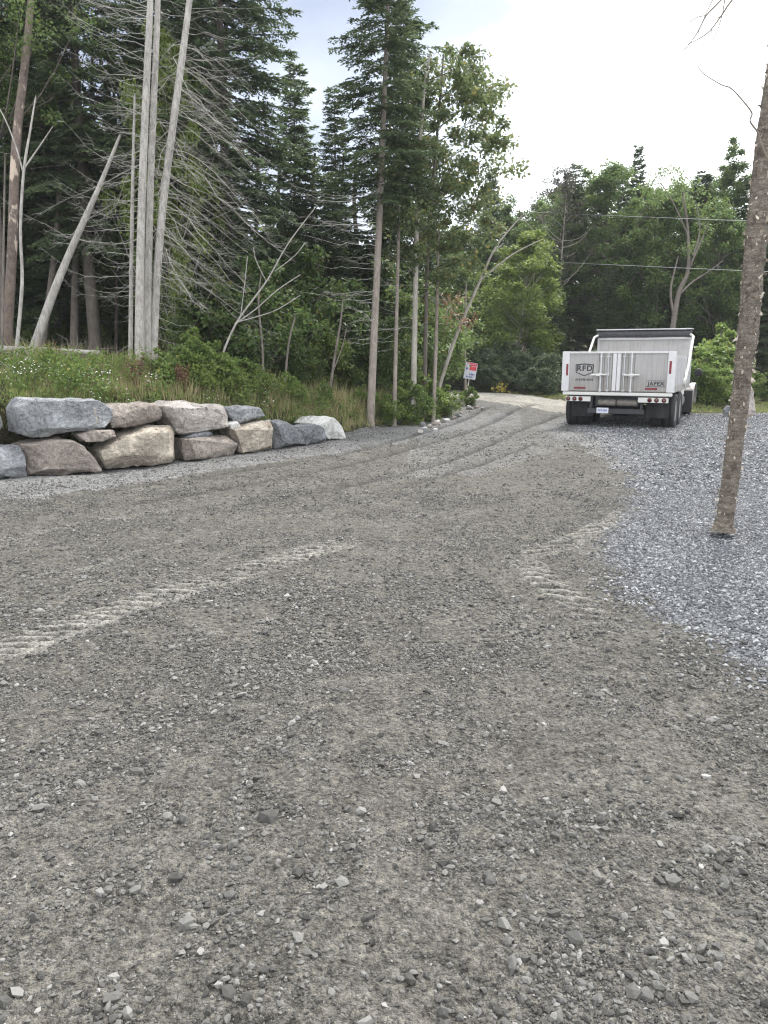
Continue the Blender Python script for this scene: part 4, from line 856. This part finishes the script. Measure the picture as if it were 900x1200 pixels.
# stump and slab behind the birch
o = make_rock('rock', [P(*a, 21.0) for a in ((875, 490), (874, 474), (878, 455), (881, 452), (884, 458), (886, 478), (887, 490))], .30, M['rock_pink'], 300); tag(o, 'upright pale stone slab behind the near birch trunk', 'rock')
o = make_rock('rock', [P(*a, 20.6) for a in ((849, 489), (849, 480), (852, 475), (857, 476), (859, 489))], .25, M['rock_dark'], 301); tag(o, 'small dark stone left of the near birch, back of the yard', 'rock')
# fallen log on the terrace
lg = MB(); pp = pix_path([(-60, 407), (0, 409), (60, 411), (118, 414)], [14.6, 14.4, 14.2, 14.0], 5); b0 = pp[0].copy(); lg.tube(pp-b0, np.linspace(.075, .045, len(pp)), 8)
o = lg.build('log', M['deadbark'], None, True); o.location = tuple(b0); tag(o, 'long thin fallen log lying across the grass behind the wall', 'log')

# ------------------------------------------------------------------ grass and flowers on the terrace and verges
def strip(n, d0, d1, u0, u1, r):
    """points behind the wall line: u along it (metres), d0..d1 metres back"""
    L = np.array(_wl); u = r.uniform(u0, u1, n); W = np.array(WALL); X = np.interp(u, L, W[:, 0]); Y = np.interp(u, L, W[:, 1])
    i = np.clip(np.searchsorted(L, u)-1, 0, len(WALL)-2); t = unit(W[i+1]-W[i]); nrm = np.stack([-t[:, 1], t[:, 0]], 1)
    d = d0+(d1-d0)*r.random(n)**1.3; return X+nrm[:, 0]*d, Y+nrm[:, 1]*d
def tufts(mb, xx, yv, r, n_per, h, wd, spread=.06, lean=.35):
    rep = np.repeat(np.arange(len(xx)), n_per); n = len(rep); gx = xx[rep]+r.normal(0, spread, n); gy = yv[rep]+r.normal(0, spread, n)
    gz = H(xx, yv, False)[rep]-.02
    d = unit(np.stack([r.normal(0, lean, n), r.normal(0, lean, n), np.ones(n)], 1)); hh = (h*r.uniform(.5, 1.2, len(xx))*(.35+1.15*vnoise(xx, yv, .75, 31))*np.clip(.45+.35*(-wall_uv(xx, yv)[1]), .5, 1.15))[rep]*r.uniform(.6, 1.1, n)
    nn = unit(r.normal(0, 1, (n, 3))); mb.blades(np.stack([gx, gy, gz], 1), d, nn, hh, wd)
r = np.random.default_rng(3); u_end = _wl[8]
mb = MB()
xx, yv = strip(5200, .45, 3.2, 1, _wl[6], r); tufts(mb, xx, yv, r, 9, .26, .012)
xx, yv = strip(2600, .4, 3.0, _wl[5], _wl[9], r); tufts(mb, xx, yv, r, 9, .24, .014)
xx, yv = strip(2500, 3, 8, 1, _wl[6], r); tufts(mb, xx, yv, r, 8, .26, .016)
xv = r.uniform(3.5, 22, 5200); yv = 22.6+r.random(5200)**1.4*5+0*(xv); k_ = (bil(VGg, xv, yv) > .5); xv, yv = xv[k_], yv[k_]; tufts(mb, xv, yv, r, 8, .22, .018)
tag(mb.build('grass', M['grassg']), 'green grass and weeds along the wall top and verges', 'grass', kind='stuff')
mb = MB()
xx, yv = strip(2400, .6, 3.4, _wl[4]-.6, _wl[7], r); tufts(mb, xx, yv, r, 9, .58, .012, .05, .22)
xx, yv = strip(700, .8, 3.4, 1, _wl[4], r); tufts(mb, xx, yv, r, 8, .42, .011, .05, .22)
xx, yv = strip(420, .35, 1.4, _wl[5], _wl[7], r); tufts(mb, xx, yv, r, 8, .38, .012, .05, .25)
tag(mb.build('dry_grass', M['straw']), 'tall straw-coloured dry grass behind the end of the wall', 'grass', kind='stuff')
# leafy weeds
mb = MB(); xx, yv = strip(1500, .5, 2.7, 1, _wl[6], r); zz = H(xx, yv, False); leaf_cloud(mb, r, np.stack([xx, yv, zz+r.uniform(.05, .45, len(xx))*(.4+1.2*vnoise(xx, yv, .8, 2))], 1), np.full(len(xx), .13), 26, .05, 1.2)
xx, yv = strip(420, .5, 3.0, _wl[6], _wl[9], r); zz = H(xx, yv, False); leaf_cloud(mb, r, np.stack([xx, yv, zz+r.uniform(.05, .28, len(xx))], 1), np.full(len(xx), .15), 26, .055, 1.2)
br_ = MB()
for cu in range(15):
    X_, Y_ = strip(1, .7, 2.8, 2.5, _wl[6], r); n = 26; xx = X_[0]+r.normal(0, .22, n); yv = Y_[0]+r.normal(0, .2, n); zz = H(xx, yv, False); leaf_cloud(br_, r, np.stack([xx, yv, zz+r.uniform(.1, .55, n)], 1), np.full(n, .11), 30, .055, 1.1)
tag(br_.build('bright_weeds', M['yellowgreen']), 'bright yellow-green leafy weed clumps along the wall top', 'weeds', kind='stuff')
tag(mb.build('weeds', M['shrub']), 'leafy green weeds growing between the grass on the wall top', 'weeds', kind='stuff')
mb = MB(); 
cl = strip(28, .5, 2.4, _wl[2]-1, _wl[5]+.6, r); cx = np.repeat(cl[0], 16)+r.normal(0, .11, 28*16); cyv = np.repeat(cl[1], 16)+r.normal(0, .11, 28*16); cz = H(cx, cyv, False)+r.uniform(.18, .42, len(cx))
for k2 in range(3):
    n = len(cx); an = r.uniform(0, 3.14, n); mb.blades(np.stack([cx, cyv, cz], 1)-np.stack([np.cos(an), np.sin(an), 0*an], 1)*.013, np.stack([np.cos(an), np.sin(an), .1+0*an], 1), np.tile([0, -.6, .8], (n, 1)), .026, .020)
tag(mb.build('wildflowers', M['petal']), 'small white wildflower heads dotted through the grass above the boulders', 'flowers', kind='stuff')
mb = MB(); q = G(590, 466, .3); n = 26; cx = q.x+r.normal(0, .12, n); cyv = q.y+.6+r.normal(0, .15, n); cz = H(cx, cyv, False)+r.uniform(.1, .38, n); leaf_cloud(mb, r, np.stack([cx, cyv, cz], 1), np.full(n, .05), 6, .05)
tag(mb.build('goldenrod', M['yellow']), 'patch of yellow flowers at the edge of the pale road', 'flowers', kind='stuff')
for px_, py_, d, lb in ((64, 425, 13.2, 'red-brown seed plant in the grass left of the dead clump'), (160, 447, 12.4, 'dark red-brown stalk plant in front of the dead clump'), (215, 440, 12.9, 'brown stalk plant right of the dead clump in the grass')):
    mb = MB(); q = P(px_, py_, d); gz = hz(q.x, q.y); 
    for i in range(9):
        a = r.uniform(0, 6.28); tip = np.array([math.cos(a)*.10, math.sin(a)*.10, r.uniform(.35, .6)]); mb.tube(np.array([[0, 0, 0], tip*.6, tip]), [.004, .003, .002], 3, False); leaf_cloud(mb, r, [tip*.75, tip*.9, tip], np.full(3, .045), 12, .035, 1.6)
    o = mb.build('dock_plant', M['redplant']); o.location = (q.x, q.y, gz); tag(o, lb, 'plant')
mb = MB(); q = P(112, 405, 14.6); n = 120; xx = q.x+r.uniform(-.55, .55, n); yv = q.y+r.uniform(-.3, .3, n); tufts(mb, xx, yv, r, 6, .62, .010, .03, .25)
tag(mb.build('dry_stalks', M['browntwig']), 'brown dry upright stalks left of the dead clump', 'plants', kind='stuff')
# litter twigs on the forest floor
mb = MB()
for i in range(420):
    a, b_ = strip(1, 2.0, 9, 1, _wl[7], r); g = hz(a[0], b_[0]); an = r.uniform(0, 6.28); L = r.uniform(.3, 1.3); p0 = np.array([a[0], b_[0], g+.02]); p2 = p0+np.array([math.cos(an)*L, math.sin(an)*L, r.uniform(.0, .5)]); mb.tube(np.array([p0, (p0+p2)/2+r.normal(0, .06, 3), p2]), [.008, .006, .003], 3, False)
tag(mb.build('fallen_twigs', M['deadtwig']), 'fallen dead twigs littering the floor of the left woods', 'twigs', kind='stuff')

# ------------------------------------------------------------------ dump truck
def grimy(name, col, rough=.6, metal=0, var=.1, sc=4, bump=0):
    k = NT(name); co = k.obj(); f = k.noise(co, sc, 5, .6); st = k.noise(k.scaled(co, (9, 9, .7)), 2.2, 6, .7)
    sep = k.n('ShaderNodeSeparateXYZ'); k.l(co, sep.inputs[0]); low = k.math('MULTIPLY', k.math('SUBTRACT', 1.35, sep.outputs[2]), .55)
    c = k.ramp(f, [(.3, tuple(q*(1-var) for q in col)), (.7, tuple(q*(1+var) for q in col))])
    g_ = k.ramp(k.math('ADD', st, k.math('MAXIMUM', low, 0)), [(.46, (0, 0, 0)), (.85, (.75, .75, .75))])
    k.l(k.mix(g_, c, (.20, .185, .165)), k.b.inputs['Base Color']); k.b.inputs['Roughness'].default_value = rough; k.b.inputs['Metallic'].default_value = metal; return k.m
M['alu'] = grimy('worn_white_paint', (0.426, 0.418, 0.418), .5, var=.07, sc=5); M['alub'] = plain('bright_aluminium_trim', (0.562, 0.562, 0.578), .35, .25, var=.06)
M['panel'] = grimy('grey_white_gate_panel', (0.357, 0.350, 0.350), .55, .05, var=.05, sc=3)
M['black'] = plain('black_rubber', (.018, .018, .020), .75, var=.3); M['chassis'] = plain('dark_chassis_paint', (.03, .03, .035), .6, var=.3); M['tarp'] = plain('dark_grey_tarp', (.055, .058, .065), .7, var=.3, sc=14)
M['red'] = plain('red_reflector', (.17, .010, .018), .35, var=.1); M['lens'] = plain('red_lamp_lens', (.085, .010, .010), .25, var=.2, sc=40); M['ring'] = plain('pale_lamp_ring', (.20, .11, .10), .4)
M['white'] = plain('white_paint', (0.593, 0.593, 0.570), .5, var=.04); M['ink'] = plain('black_lettering', (.02, .02, .03), .5); M['tank'] = plain('dusty_air_tank', (.17, .155, .14), .7, var=.35, sc=12); M['steel'] = plain('polished_steel', (.55, .56, .58), .3, .8)
M['glass'] = plain('dark_cab_glass', (.02, .025, .03), .08)
M['blueink'] = plain('blue_ink', (.02, .04, .28), .5); M['redink'] = plain('red_ink', (.62, .05, .08), .5); M['paleinkblue'] = plain('pale_blue_board', (.56, .58, .64), .5, var=.06)
def rbox(name, x0, x1, y0, y1, z0, z1, mat, parent, bev=.008):
    bm = bmesh.new(); bmesh.ops.create_cube(bm, size=1)
    for v_ in bm.verts: v_.co = Vector(((x0+x1)/2+v_.co.x*(x1-x0), (y0+y1)/2+v_.co.y*(y1-y0), (z0+z1)/2+v_.co.z*(z1-z0)))
    bmesh.ops.bevel(bm, geom=bm.edges[:], offset=min(bev, .3*min(x1-x0, y1-y0, z1-z0)), segments=2, affect='EDGES')
    me = bpy.data.meshes.new(name); bm.to_mesh(me); bm.free(); me.materials.append(mat); return link(name, me, parent)
def text(name, s, size, loc, mat, parent, rot=(math.pi/2, 0, 0), off=.0, ext=.0015, spacing=1., xs_=1.):
    c = bpy.data.curves.new(name, 'FONT'); c.body = s; c.size = size; c.align_x = 'CENTER'; c.align_y = 'CENTER'; c.offset = off; c.extrude = ext; c.space_character = spacing; c.materials.append(mat)
    t_ = bpy.data.objects.new('tmp', c); C.objects.link(t_); bpy.context.view_layer.update()
    me = bpy.data.meshes.new_from_object(t_.evaluated_get(bpy.context.evaluated_depsgraph_get())); bpy.data.objects.remove(t_)
    o = link(name, me, parent); o.location = loc; o.rotation_euler = rot; o.scale = (xs_, 1, 1); return o
TH = R(-26)
rc_ = G(790, 505); 
org = Vector((5.17, 17.30, 0)); org.z = hz(5.2, 18.2)-.02
tr = empty('dump_truck', org, TH, 'white-grey dump truck with closed rear gate parked on the stone yard', 'truck')
U_ = lambda px_: (px_-658)/135*2.44-1.22
Zp = lambda py_: 1.55-(py_-420)*.01856
W2 = 1.22
# dump body
mb = MB()
mb.box(-1.20, 1.20, .06, 3.85, .84, .90)
for sx in (-1, 1):
    x0, x1 = sorted((sx*1.05, sx*1.09)); mb.box(x0, x1, .06, 3.85, .90, 1.66)
    x0, x1 = sorted((sx*1.05, sx*1.17)); mb.box(x0, x1, .06, 3.85, 1.60, 1.66)
    x0, x1 = sorted((sx*1.09, sx*1.21)); mb.box(x0, x1, .06, 3.85, .85, .99)
mb.box(-1.12, 1.12, 3.80, 3.85, .90, 2.06)
body = mb.build('dump_body', M['alu'], tr)
for sx in (-1, 1):
    for k_ in range(6):
        yk = .22+k_*.66; x0, x1 = sorted((sx*1.09, sx*1.225)); rbox('side_rib', x0, x1, yk, yk+.12, .99, 1.60, M['alub'], body)
    x0, x1 = sorted((sx*1.05, sx*1.20)); rbox('corner_post', x0, x1, 3.86, 4.0, .86, 2.12, M['alub'], body)
rbox('headboard_rail', -1.16, 1.16, 3.74, 3.90, 2.06, 2.11, M['alub'], body)
tp = MB(); tp.lathe([(.0, -1.18), (.095, -1.18), (.10, 0), (.095, 1.18), (.0, 1.18)], 'x', (0, 3.72, 2.21), 16); tp.box(-1.18, 1.18, 3.66, 3.98, 2.12, 2.20)
tarp = tp.build('rolled_tarp', M['tarp'], tr); rbox('tarp_cover', -1.2, 1.2, 3.60, 4.02, 2.31, 2.335, M['alub'], tarp, .004)
for sx in (-1, 1):
    a_ = MB(); a_.tube([(sx*1.23, 2.05, 1.02), (sx*1.25, 2.5, 1.35), (sx*1.235, 3.55, 2.12), (sx*1.15, 3.66, 2.19)], .032, 8); a_.lathe([(0, -.03), (.09, -.03), (.09, .03), (0, .03)], 'x', (sx*1.24, 2.05, 1.02), 14); a_.build('tarp_arm', M['white'], tr)
# tailgate
tg = empty('tailgate', (0, 0, 0)); tg.parent = tr
mb = MB(); mb.box(-1.06, 1.06, .0, .045, .865, 1.70); mb.build('gate_panel', M['panel'], tg)
rbox('gate_post', -1.22, -1.055, -.035, .06, .85, 1.735, M['alub'], tg); rbox('gate_post', 1.055, 1.22, -.035, .06, .85, 1.735, M['alub'], tg)
rbox('top_rail', -1.055, 1.055, -.03, .055, 1.685, 1.73, M['alub'], tg)
for a, b in ((720, 724.3), (725.2, 729.4)): rbox('door_stile', U_(a), U_(b), -.02, .0, .87, 1.683, M['alub'], tg, .004)
for c in (706, 714.8, 733.8, 742.3):
    big_ = c in (706, 742.3); t_ = MB(); t_.tube([(U_(c), -.045, .84), (U_(c), -.045, 1.70)], .020 if big_ else .013, 8)
    for zc in (.88, 1.22, 1.25, 1.62): t_.box(U_(c)-.032, U_(c)+.032, -.05, .0, zc-.012, zc+.012)
    t_.build('lock_rod', M['alub'] if big_ else M['steel'], tg, False)
for a, b in ((694.5, 713), (734, 752.5)):
    h_ = MB(); h_.tube([(U_(a), -.075, 1.215), (U_(b), -.075, 1.225)], .019, 8); h_.box(U_((a+b)/2)-.05, U_((a+b)/2)+.04, -.09, -.05, 1.19, 1.25); h_.build('latch_handle', M['white'], tg)
lp = MB(); lp.tube([(U_(713), -.08, 1.22), (U_(713), -.07, 1.0)], .007, 6); lp.build('latch_chain', M['steel'], tg)
for (a, b, c, d_) in ((663.3, 665.8, 425, 439),): rbox('reflector', U_(a), U_(b), -.042, -.036, Zp(d_), Zp(c), M['red'], tg, .002)
rbox('reflector', U_(785.6), U_(788.2), -.042, -.036, Zp(436), Zp(421.5), M['red'], tg, .002)
rbox('reflector', U_(674), U_(688), -.008, -.001, .905, .945, M['red'], tg, .002); rbox('reflector', U_(759.3), U_(773.5), -.008, -.001, .905, .945, M['red'], tg, .002)
for c in (703.2, 709.6, 719, 730.6, 738, 745.6): rbox('door_seam', U_(c)-.006, U_(c)+.006, -.003, -.001, .875, 1.68, M['tank'], tg, .001)
# shield outline and lettering
def shield(parent):
    cx, z0 = U_(685.7), 1.32; o_ = [(-.205, .125), (0, .148), (.205, .125), (.195, -.055), (0, -.135), (-.195, -.055)]; s = MB()
    oc = np.array(o_); ic = oc*np.array([.89, .83]); n = 6; v = [(cx+a, -.004, z0+b) for a, b in oc]+[(cx+a, -.004, z0+b) for a, b in ic]+[(cx+a, -.001, z0+b) for a, b in oc]+[(cx+a, -.001, z0+b) for a, b in ic]
    f = [(i, (i+1) % n, n+(i+1) % n, n+i) for i in range(n)]+[(i, 12+i, 12+(i+1) % n, (i+1) % n) for i in range(n)]+[(6+i, 6+(i+1) % n, 18+(i+1) % n, 18+i) for i in range(n)]
    s.add(v, np.array(f)); s.build('shield_emblem', M['ink'], parent); text('lettering', 'RFD', .165, (cx, -.004, z0+.035), M['ink'], parent, off=.0045, xs_=1.08, spacing=1.15)
shield(tg)
text('lettering', '514 799-3474', .070, (U_(685.7), -.004, 1.105), M['ink'], tg, off=.001, xs_=1.0)
text('lettering', 'JAPEX', .115, (U_(771.5), -.004, 1.035), M['ink'], tg, off=.003, spacing=1.15)
ln_ = MB(); ln_.box(U_(760), U_(782), -.004, -.001, .968, .977); ln_.box(U_(761), U_(782), -.004, -.001, 1.10, 1.106); ln_.build('decal_line', M['ink'], tg)
# rear bar and lamps
rbox('rear_apron', -1.18, 1.18, -.05, .10, .765, .835, M['white'], tr, .01)
for s_, xa, xb, lamps in ((-1, 664, 695, (667.3, 675.1, 682.7)), (1, 752, 787, (765.6, 773.6, 782.2))):
    pn = rbox('lamp_panel', U_(xa), U_(xb), -.02, .03, .625, .735, M['white'], tr, .006)
    for c in lamps:
        q_ = MB(); q_.lathe([(0, -.045), (.030, -.042), (.047, -.030), (.050, -.021)], 'y', (U_(c), 0, .68), 18); lm = q_.build('tail_lamp', M['lens'], pn, True)
        if c not in (682.7, 765.6): q_ = MB(); q_.lathe([(0, -.052), (.020, -.050), (.024, -.043)], 'y', (U_(c), 0, .68), 12); q_.build('lamp_bulb', M['ring'], pn, True)
# chassis, axles, tank
mb = MB(); 
for sx in (-1, 1): x0, x1 = sorted((sx*.36, sx*.46)); mb.box(x0, x1, .12, 6.4, .52, .80)
for yk in (.15, 1.4, 2.6, 3.9): mb.box(-.36, .36, yk, yk+.12, .55, .72)
mb.box(-1.05, 1.05, .10, .16, .735, .80)
mb.build('chassis', M['chassis'], tr)
rbox('under_bar', -.62, .62, .02, .12, .36, .47, M['chassis'], tr); 
for sx in (-1, 1): x0, x1 = sorted((sx*.52, sx*.58)); rbox('bar_bracket', x0, x1, .06, .14, .40, .76, M['chassis'], tr)
for a, b in ((-.41, -.005), (.005, .47)):
    q_ = MB(); q_.lathe([(0, a), (.055, a+.006), (.075, a+.04), (.075, b-.04), (.055, b-.006), (0, b)], 'x', (0, .13, .60), 18); q_.build('air_tank', M['tank'], tr, True)
pl = rbox('licence_plate', U_(703), U_(717.5), -.005, .005, .365, .49, M['paleinkblue'], tr, .003); text('lettering', 'RFS 006', .062, (U_(710.2), -.0075, .43), M['blueink'], pl)
for a, b in ((670, 695.5), (760, 787.5)):
    fp = MB(); g_ = 10
    for i in range(g_):
        x0 = U_(a)+(U_(b)-U_(a))*i/g_; x1 = U_(a)+(U_(b)-U_(a))*(i+1)/g_; c0 = .02*math.sin(i*.9)+.0; c1 = .02*math.sin((i+1)*.9)
        v = [(x0, .30+c0, .27), (x1, .30+c1, .27), (x1, .28, .64), (x0, .28, .64), (x0, .312+c0, .27), (x1, .312+c1, .27), (x1, .292, .64), (x0, .292, .64)]
        fp.add(v, np.array([(0, 1, 2, 3), (5, 4, 7, 6), (0, 4, 5, 1), (3, 2, 6, 7)]))
    fp.build('mud_flap', M['black'], tr)
def wheel(x, y_, rad, wd, side, name='wheel'):
    w_ = empty(name, (x, y_, rad)); w_.parent = tr
    t = MB(); h = wd/2; t.lathe([(rad*.60, -h*.8), (rad*.72, -h), (rad*.90, -h), (rad*.975, -h*.82), (rad, -h*.5), (rad, -.012), (rad*.965, -.010), (rad*.965, .010), (rad, .012), (rad, h*.5), (rad*.975, h*.82), (rad*.90, h), (rad*.72, h), (rad*.60, h*.8)], 'x', (0, 0, 0), 36); t.build('tyre', M['black'], w_, True)
    rm = MB(); s = side; rm.lathe([(rad*.61, s*h*.85), (rad*.56, s*h*.8), (rad*.52, s*h*.35), (rad*.30, s*h*.25), (rad*.26, s*h*.55), (rad*.12, s*h*.7), (0, s*h*.7)], 'x', (0, 0, 0), 24); rm.build('rim', M['steel'], w_, False)
for yk in (.85, 1.80):
    for sx in (-1, 1):
        wheel(sx*1.085, yk, .405, .25, sx); wheel(sx*.82, yk, .405, .25, sx)
    ax_ = MB(); ax_.tube([(-1.0, yk, .405), (-.3, yk, .405), (-.15, yk, .41), (.15, yk, .41), (.3, yk, .405), (1.0, yk, .405)], [.06, .07, .16, .16, .07, .06], 12); ax_.build('axle', M['chassis'], tr, True)
for sx in (-1, 1): wheel(sx*1.02, 5.45, .44, .27, sx)
# side tank, steps
for sx in (-1, 1):
    q_ = MB(); q_.lathe([(0, 2.65), (.20, 2.66), (.225, 2.70), (.225, 3.75), (.20, 3.79), (0, 3.80)], 'y', (sx*.90, 0, .52), 20); q_.build('fuel_tank', M['steel'], tr, True)
# cab
cb = MB()
prof = [(4.10, .62), (4.10, 2.10), (4.25, 2.20), (5.05, 2.20), (5.30, 1.62), (6.35, 1.42), (6.50, 1.30), (6.52, .62)]
for xw in (1.0,):
    v = [(-xw, a, b) for a, b in prof]+[(xw, a, b) for a, b in prof]; n = len(prof); cb.add(v, [np.array([(i, (i+1) % n, n+(i+1) % n, n+i) for i in range(n)]), np.array([list(range(n))[::-1]]), np.array([list(range(n, 2*n))])])
cab = cb.build('cab', M['white'], tr)
ws = MB(); ws.add([(-.86, 5.085, 2.14), (.86, 5.085, 2.14), (.92, 5.285, 1.67), (-.92, 5.285, 1.67)], np.array([(0, 1, 2, 3)])); ws.build('windscreen', M['glass'], cab)
for sx in (-1, 1):
    sw = MB(); sw.add([(sx*1.004, 4.35, 1.55), (sx*1.004, 5.12, 1.55), (sx*1.004, 4.98, 2.08), (sx*1.004, 4.35, 2.08)], np.array([(0, 1, 2, 3)])); sw.build('side_window', M['glass'], cab)
    fd = MB(); an = np.linspace(-.15, math.pi+.25, 12)
    for i in range(11):
        for_ = [(math.cos(t)*.56, math.sin(t)*.50) for t in (an[i], an[i+1])]
        x0, x1 = sorted((sx*.84, sx*1.24)); (a1, b1_), (a2, b2_) = for_
        fd.add([(x0, 5.45+a1, .42+b1_), (x1, 5.45+a1, .42+b1_), (x1, 5.45+a2, .42+b2_), (x0, 5.45+a2, .42+b2_), (x0, 5.45+a1*.94, .42+b1_*.94), (x1, 5.45+a1*.94, .42+b1_*.94), (x1, 5.45+a2*.94, .42+b2_*.94), (x0, 5.45+a2*.94, .42+b2_*.94)], np.array([(0, 1, 2, 3), (7, 6, 5, 4), (1, 5, 6, 2), (0, 3, 7, 4)]))
    fd.build('fender', M['alu'], tr, False)
    x0, x1 = sorted((sx*.88, sx*1.22)); rbox('front_flap', x0, x1, 4.86, 4.88, .14, .72, M['black'], tr, .003)
    m_ = MB(); m_.tube([(sx*1.1, 5.2, .90), (sx*1.26, 5.12, 1.05), (sx*1.30, 5.08, 1.18)], .014, 6); m_.lathe([(0, -.03), (.085, -.03), (.11, 0), (.06, .05), (0, .06)], 'y', (sx*1.31, 5.10, 1.20), 16); m_.build('fender_mirror', M['black'], tr, True)
rbox('grille', -.55, .55, 6.52, 6.55, .80, 1.25, M['steel'], tr); rbox('front_bumper', -1.15, 1.15, 6.55, 6.68, .42, .68, M['steel'], tr)
for sx in (-1, 1): x0, x1 = sorted((sx*.64, sx*.90)); rbox('headlight', x0, x1, 6.52, 6.55, .92, 1.10, M['glass'], tr)

# ------------------------------------------------------------------ real estate sign, tag on the tree, wires
q = G(546, 467, .33); gz = hz(q.x, q.y)
sg = empty('real_estate_sign', (q.x, q.y, gz), R(8), 'white real estate board with red block on a leaning post by the road', 'sign'); k_ = q.y/F/1.0*1.0
ps = MB(); ps.tube([(0, 0, -.15), (.06, 0, .45), (.15, 0, 1.02)], .019, 6); ps.build('post', M['white'], sg)
bd = rbox('board', -.19, .19, -.01, .01, -.25, .25, M['paleinkblue'], sg, .003); bd.location = (.12, -.03, .86); bd.rotation_euler = (0, R(9), 0)
rbox('red_block', -.05, .17, -.0135, -.0102, .02, .20, M['redink'], bd, .001); rbox('red_strip', -.15, .185, -.0135, -.0102, .21, .24, M['redink'], bd, .001)
text('lettering', 'À VENDRE', .045, (.06, -.0155, .14), M['white'], bd); text('lettering', 'Line', .10, (.06, -.0125, -.10), M['blueink'], bd, off=.003); text('lettering', '819 425-6', .058, (.0, -.0125, -.19), M['blueink'], bd, off=.002)
bl_ = MB(); bl_.add([(-.15, -.012, .10), (-.08, -.012, .07), (-.15, -.012, .0), (-.15, -.0125, .10), (-.08, -.0125, .07), (-.15, -.0125, .0)], np.array([(0, 1, 2), (5, 4, 3)])); bl_.build('blue_arrow', M['blueink'], bd)
q = P(528.5, 409, 20.3); nb = rbox('notice_board', -.055, .055, -.008, .008, -.105, .105, M['white'], None, .003); nb.location = q; nb.rotation_euler = (0, R(14), R(5)); tag(nb, 'small white notice board fixed to the leaning forked trunk', 'sign')
for nm, a, b, c in (('upper', (540, 245, 48), (760, 254.5, 30), (1120, 268, 19)), ('lower', (500, 300, 48), (730, 311, 30), (1120, 328, 19))):
    pts = pix_path([a[:2], b[:2], c[:2]], [a[2], b[2], c[2]], 14); b0 = pts[0].copy(); wb = MB(); wb.tube(pts-b0, .011, 5); o = wb.build('power_line', plain('pale_cable_'+nm, (.26, .265, .26), .5), None, True); o.location = tuple(b0)
    tag(o, '%s of two pale overhead wires crossing in front of the woods' % nm, 'power line', 'overhead wires')

# ------------------------------------------------------------------ thin scattering volume added to lift the darks of the woods
bm = bmesh.new(); bmesh.ops.create_cube(bm, size=1)
for v_ in bm.verts: v_.co = Vector((v_.co.x*900, v_.co.y*1300+200, 20+v_.co.z*48))
me = bpy.data.meshes.new('added_haze'); bm.to_mesh(me); bm.free(); hm = bpy.data.materials.new('added_haze'); hm.use_nodes = True; ht = hm.node_tree
ht.nodes.remove(ht.nodes['Principled BSDF']); pv = ht.nodes.new('ShaderNodeVolumePrincipled'); pv.inputs['Density'].default_value = .0006; pv.inputs['Color'].default_value = (.86, .90, .95, 1)
ht.links.new(pv.outputs[0], ht.nodes['Material Output'].inputs['Volume']); me.materials.append(hm); hz_o = link('added_haze', me); hz_o['kind'] = 'stuff'

# twins: say which is left and which is right
by = {}
for o in list(C.objects):
    if o.parent is None and o.get('label') and o.get('category'): by.setdefault(o['label'], []).append(o)
for l, v in by.items():
    if len(v) == 2:
        v.sort(key=lambda o: o.location.x/max(o.location.y, .1)); v[0]['label'] = l+', left of two'; v[1]['label'] = l+', right of two'
    elif len(v) == 3:
        v.sort(key=lambda o: o.location.x/max(o.location.y, .1))
        for o, t in zip(v, ('left', 'middle', 'right')): o['label'] = l+', %s of three' % t
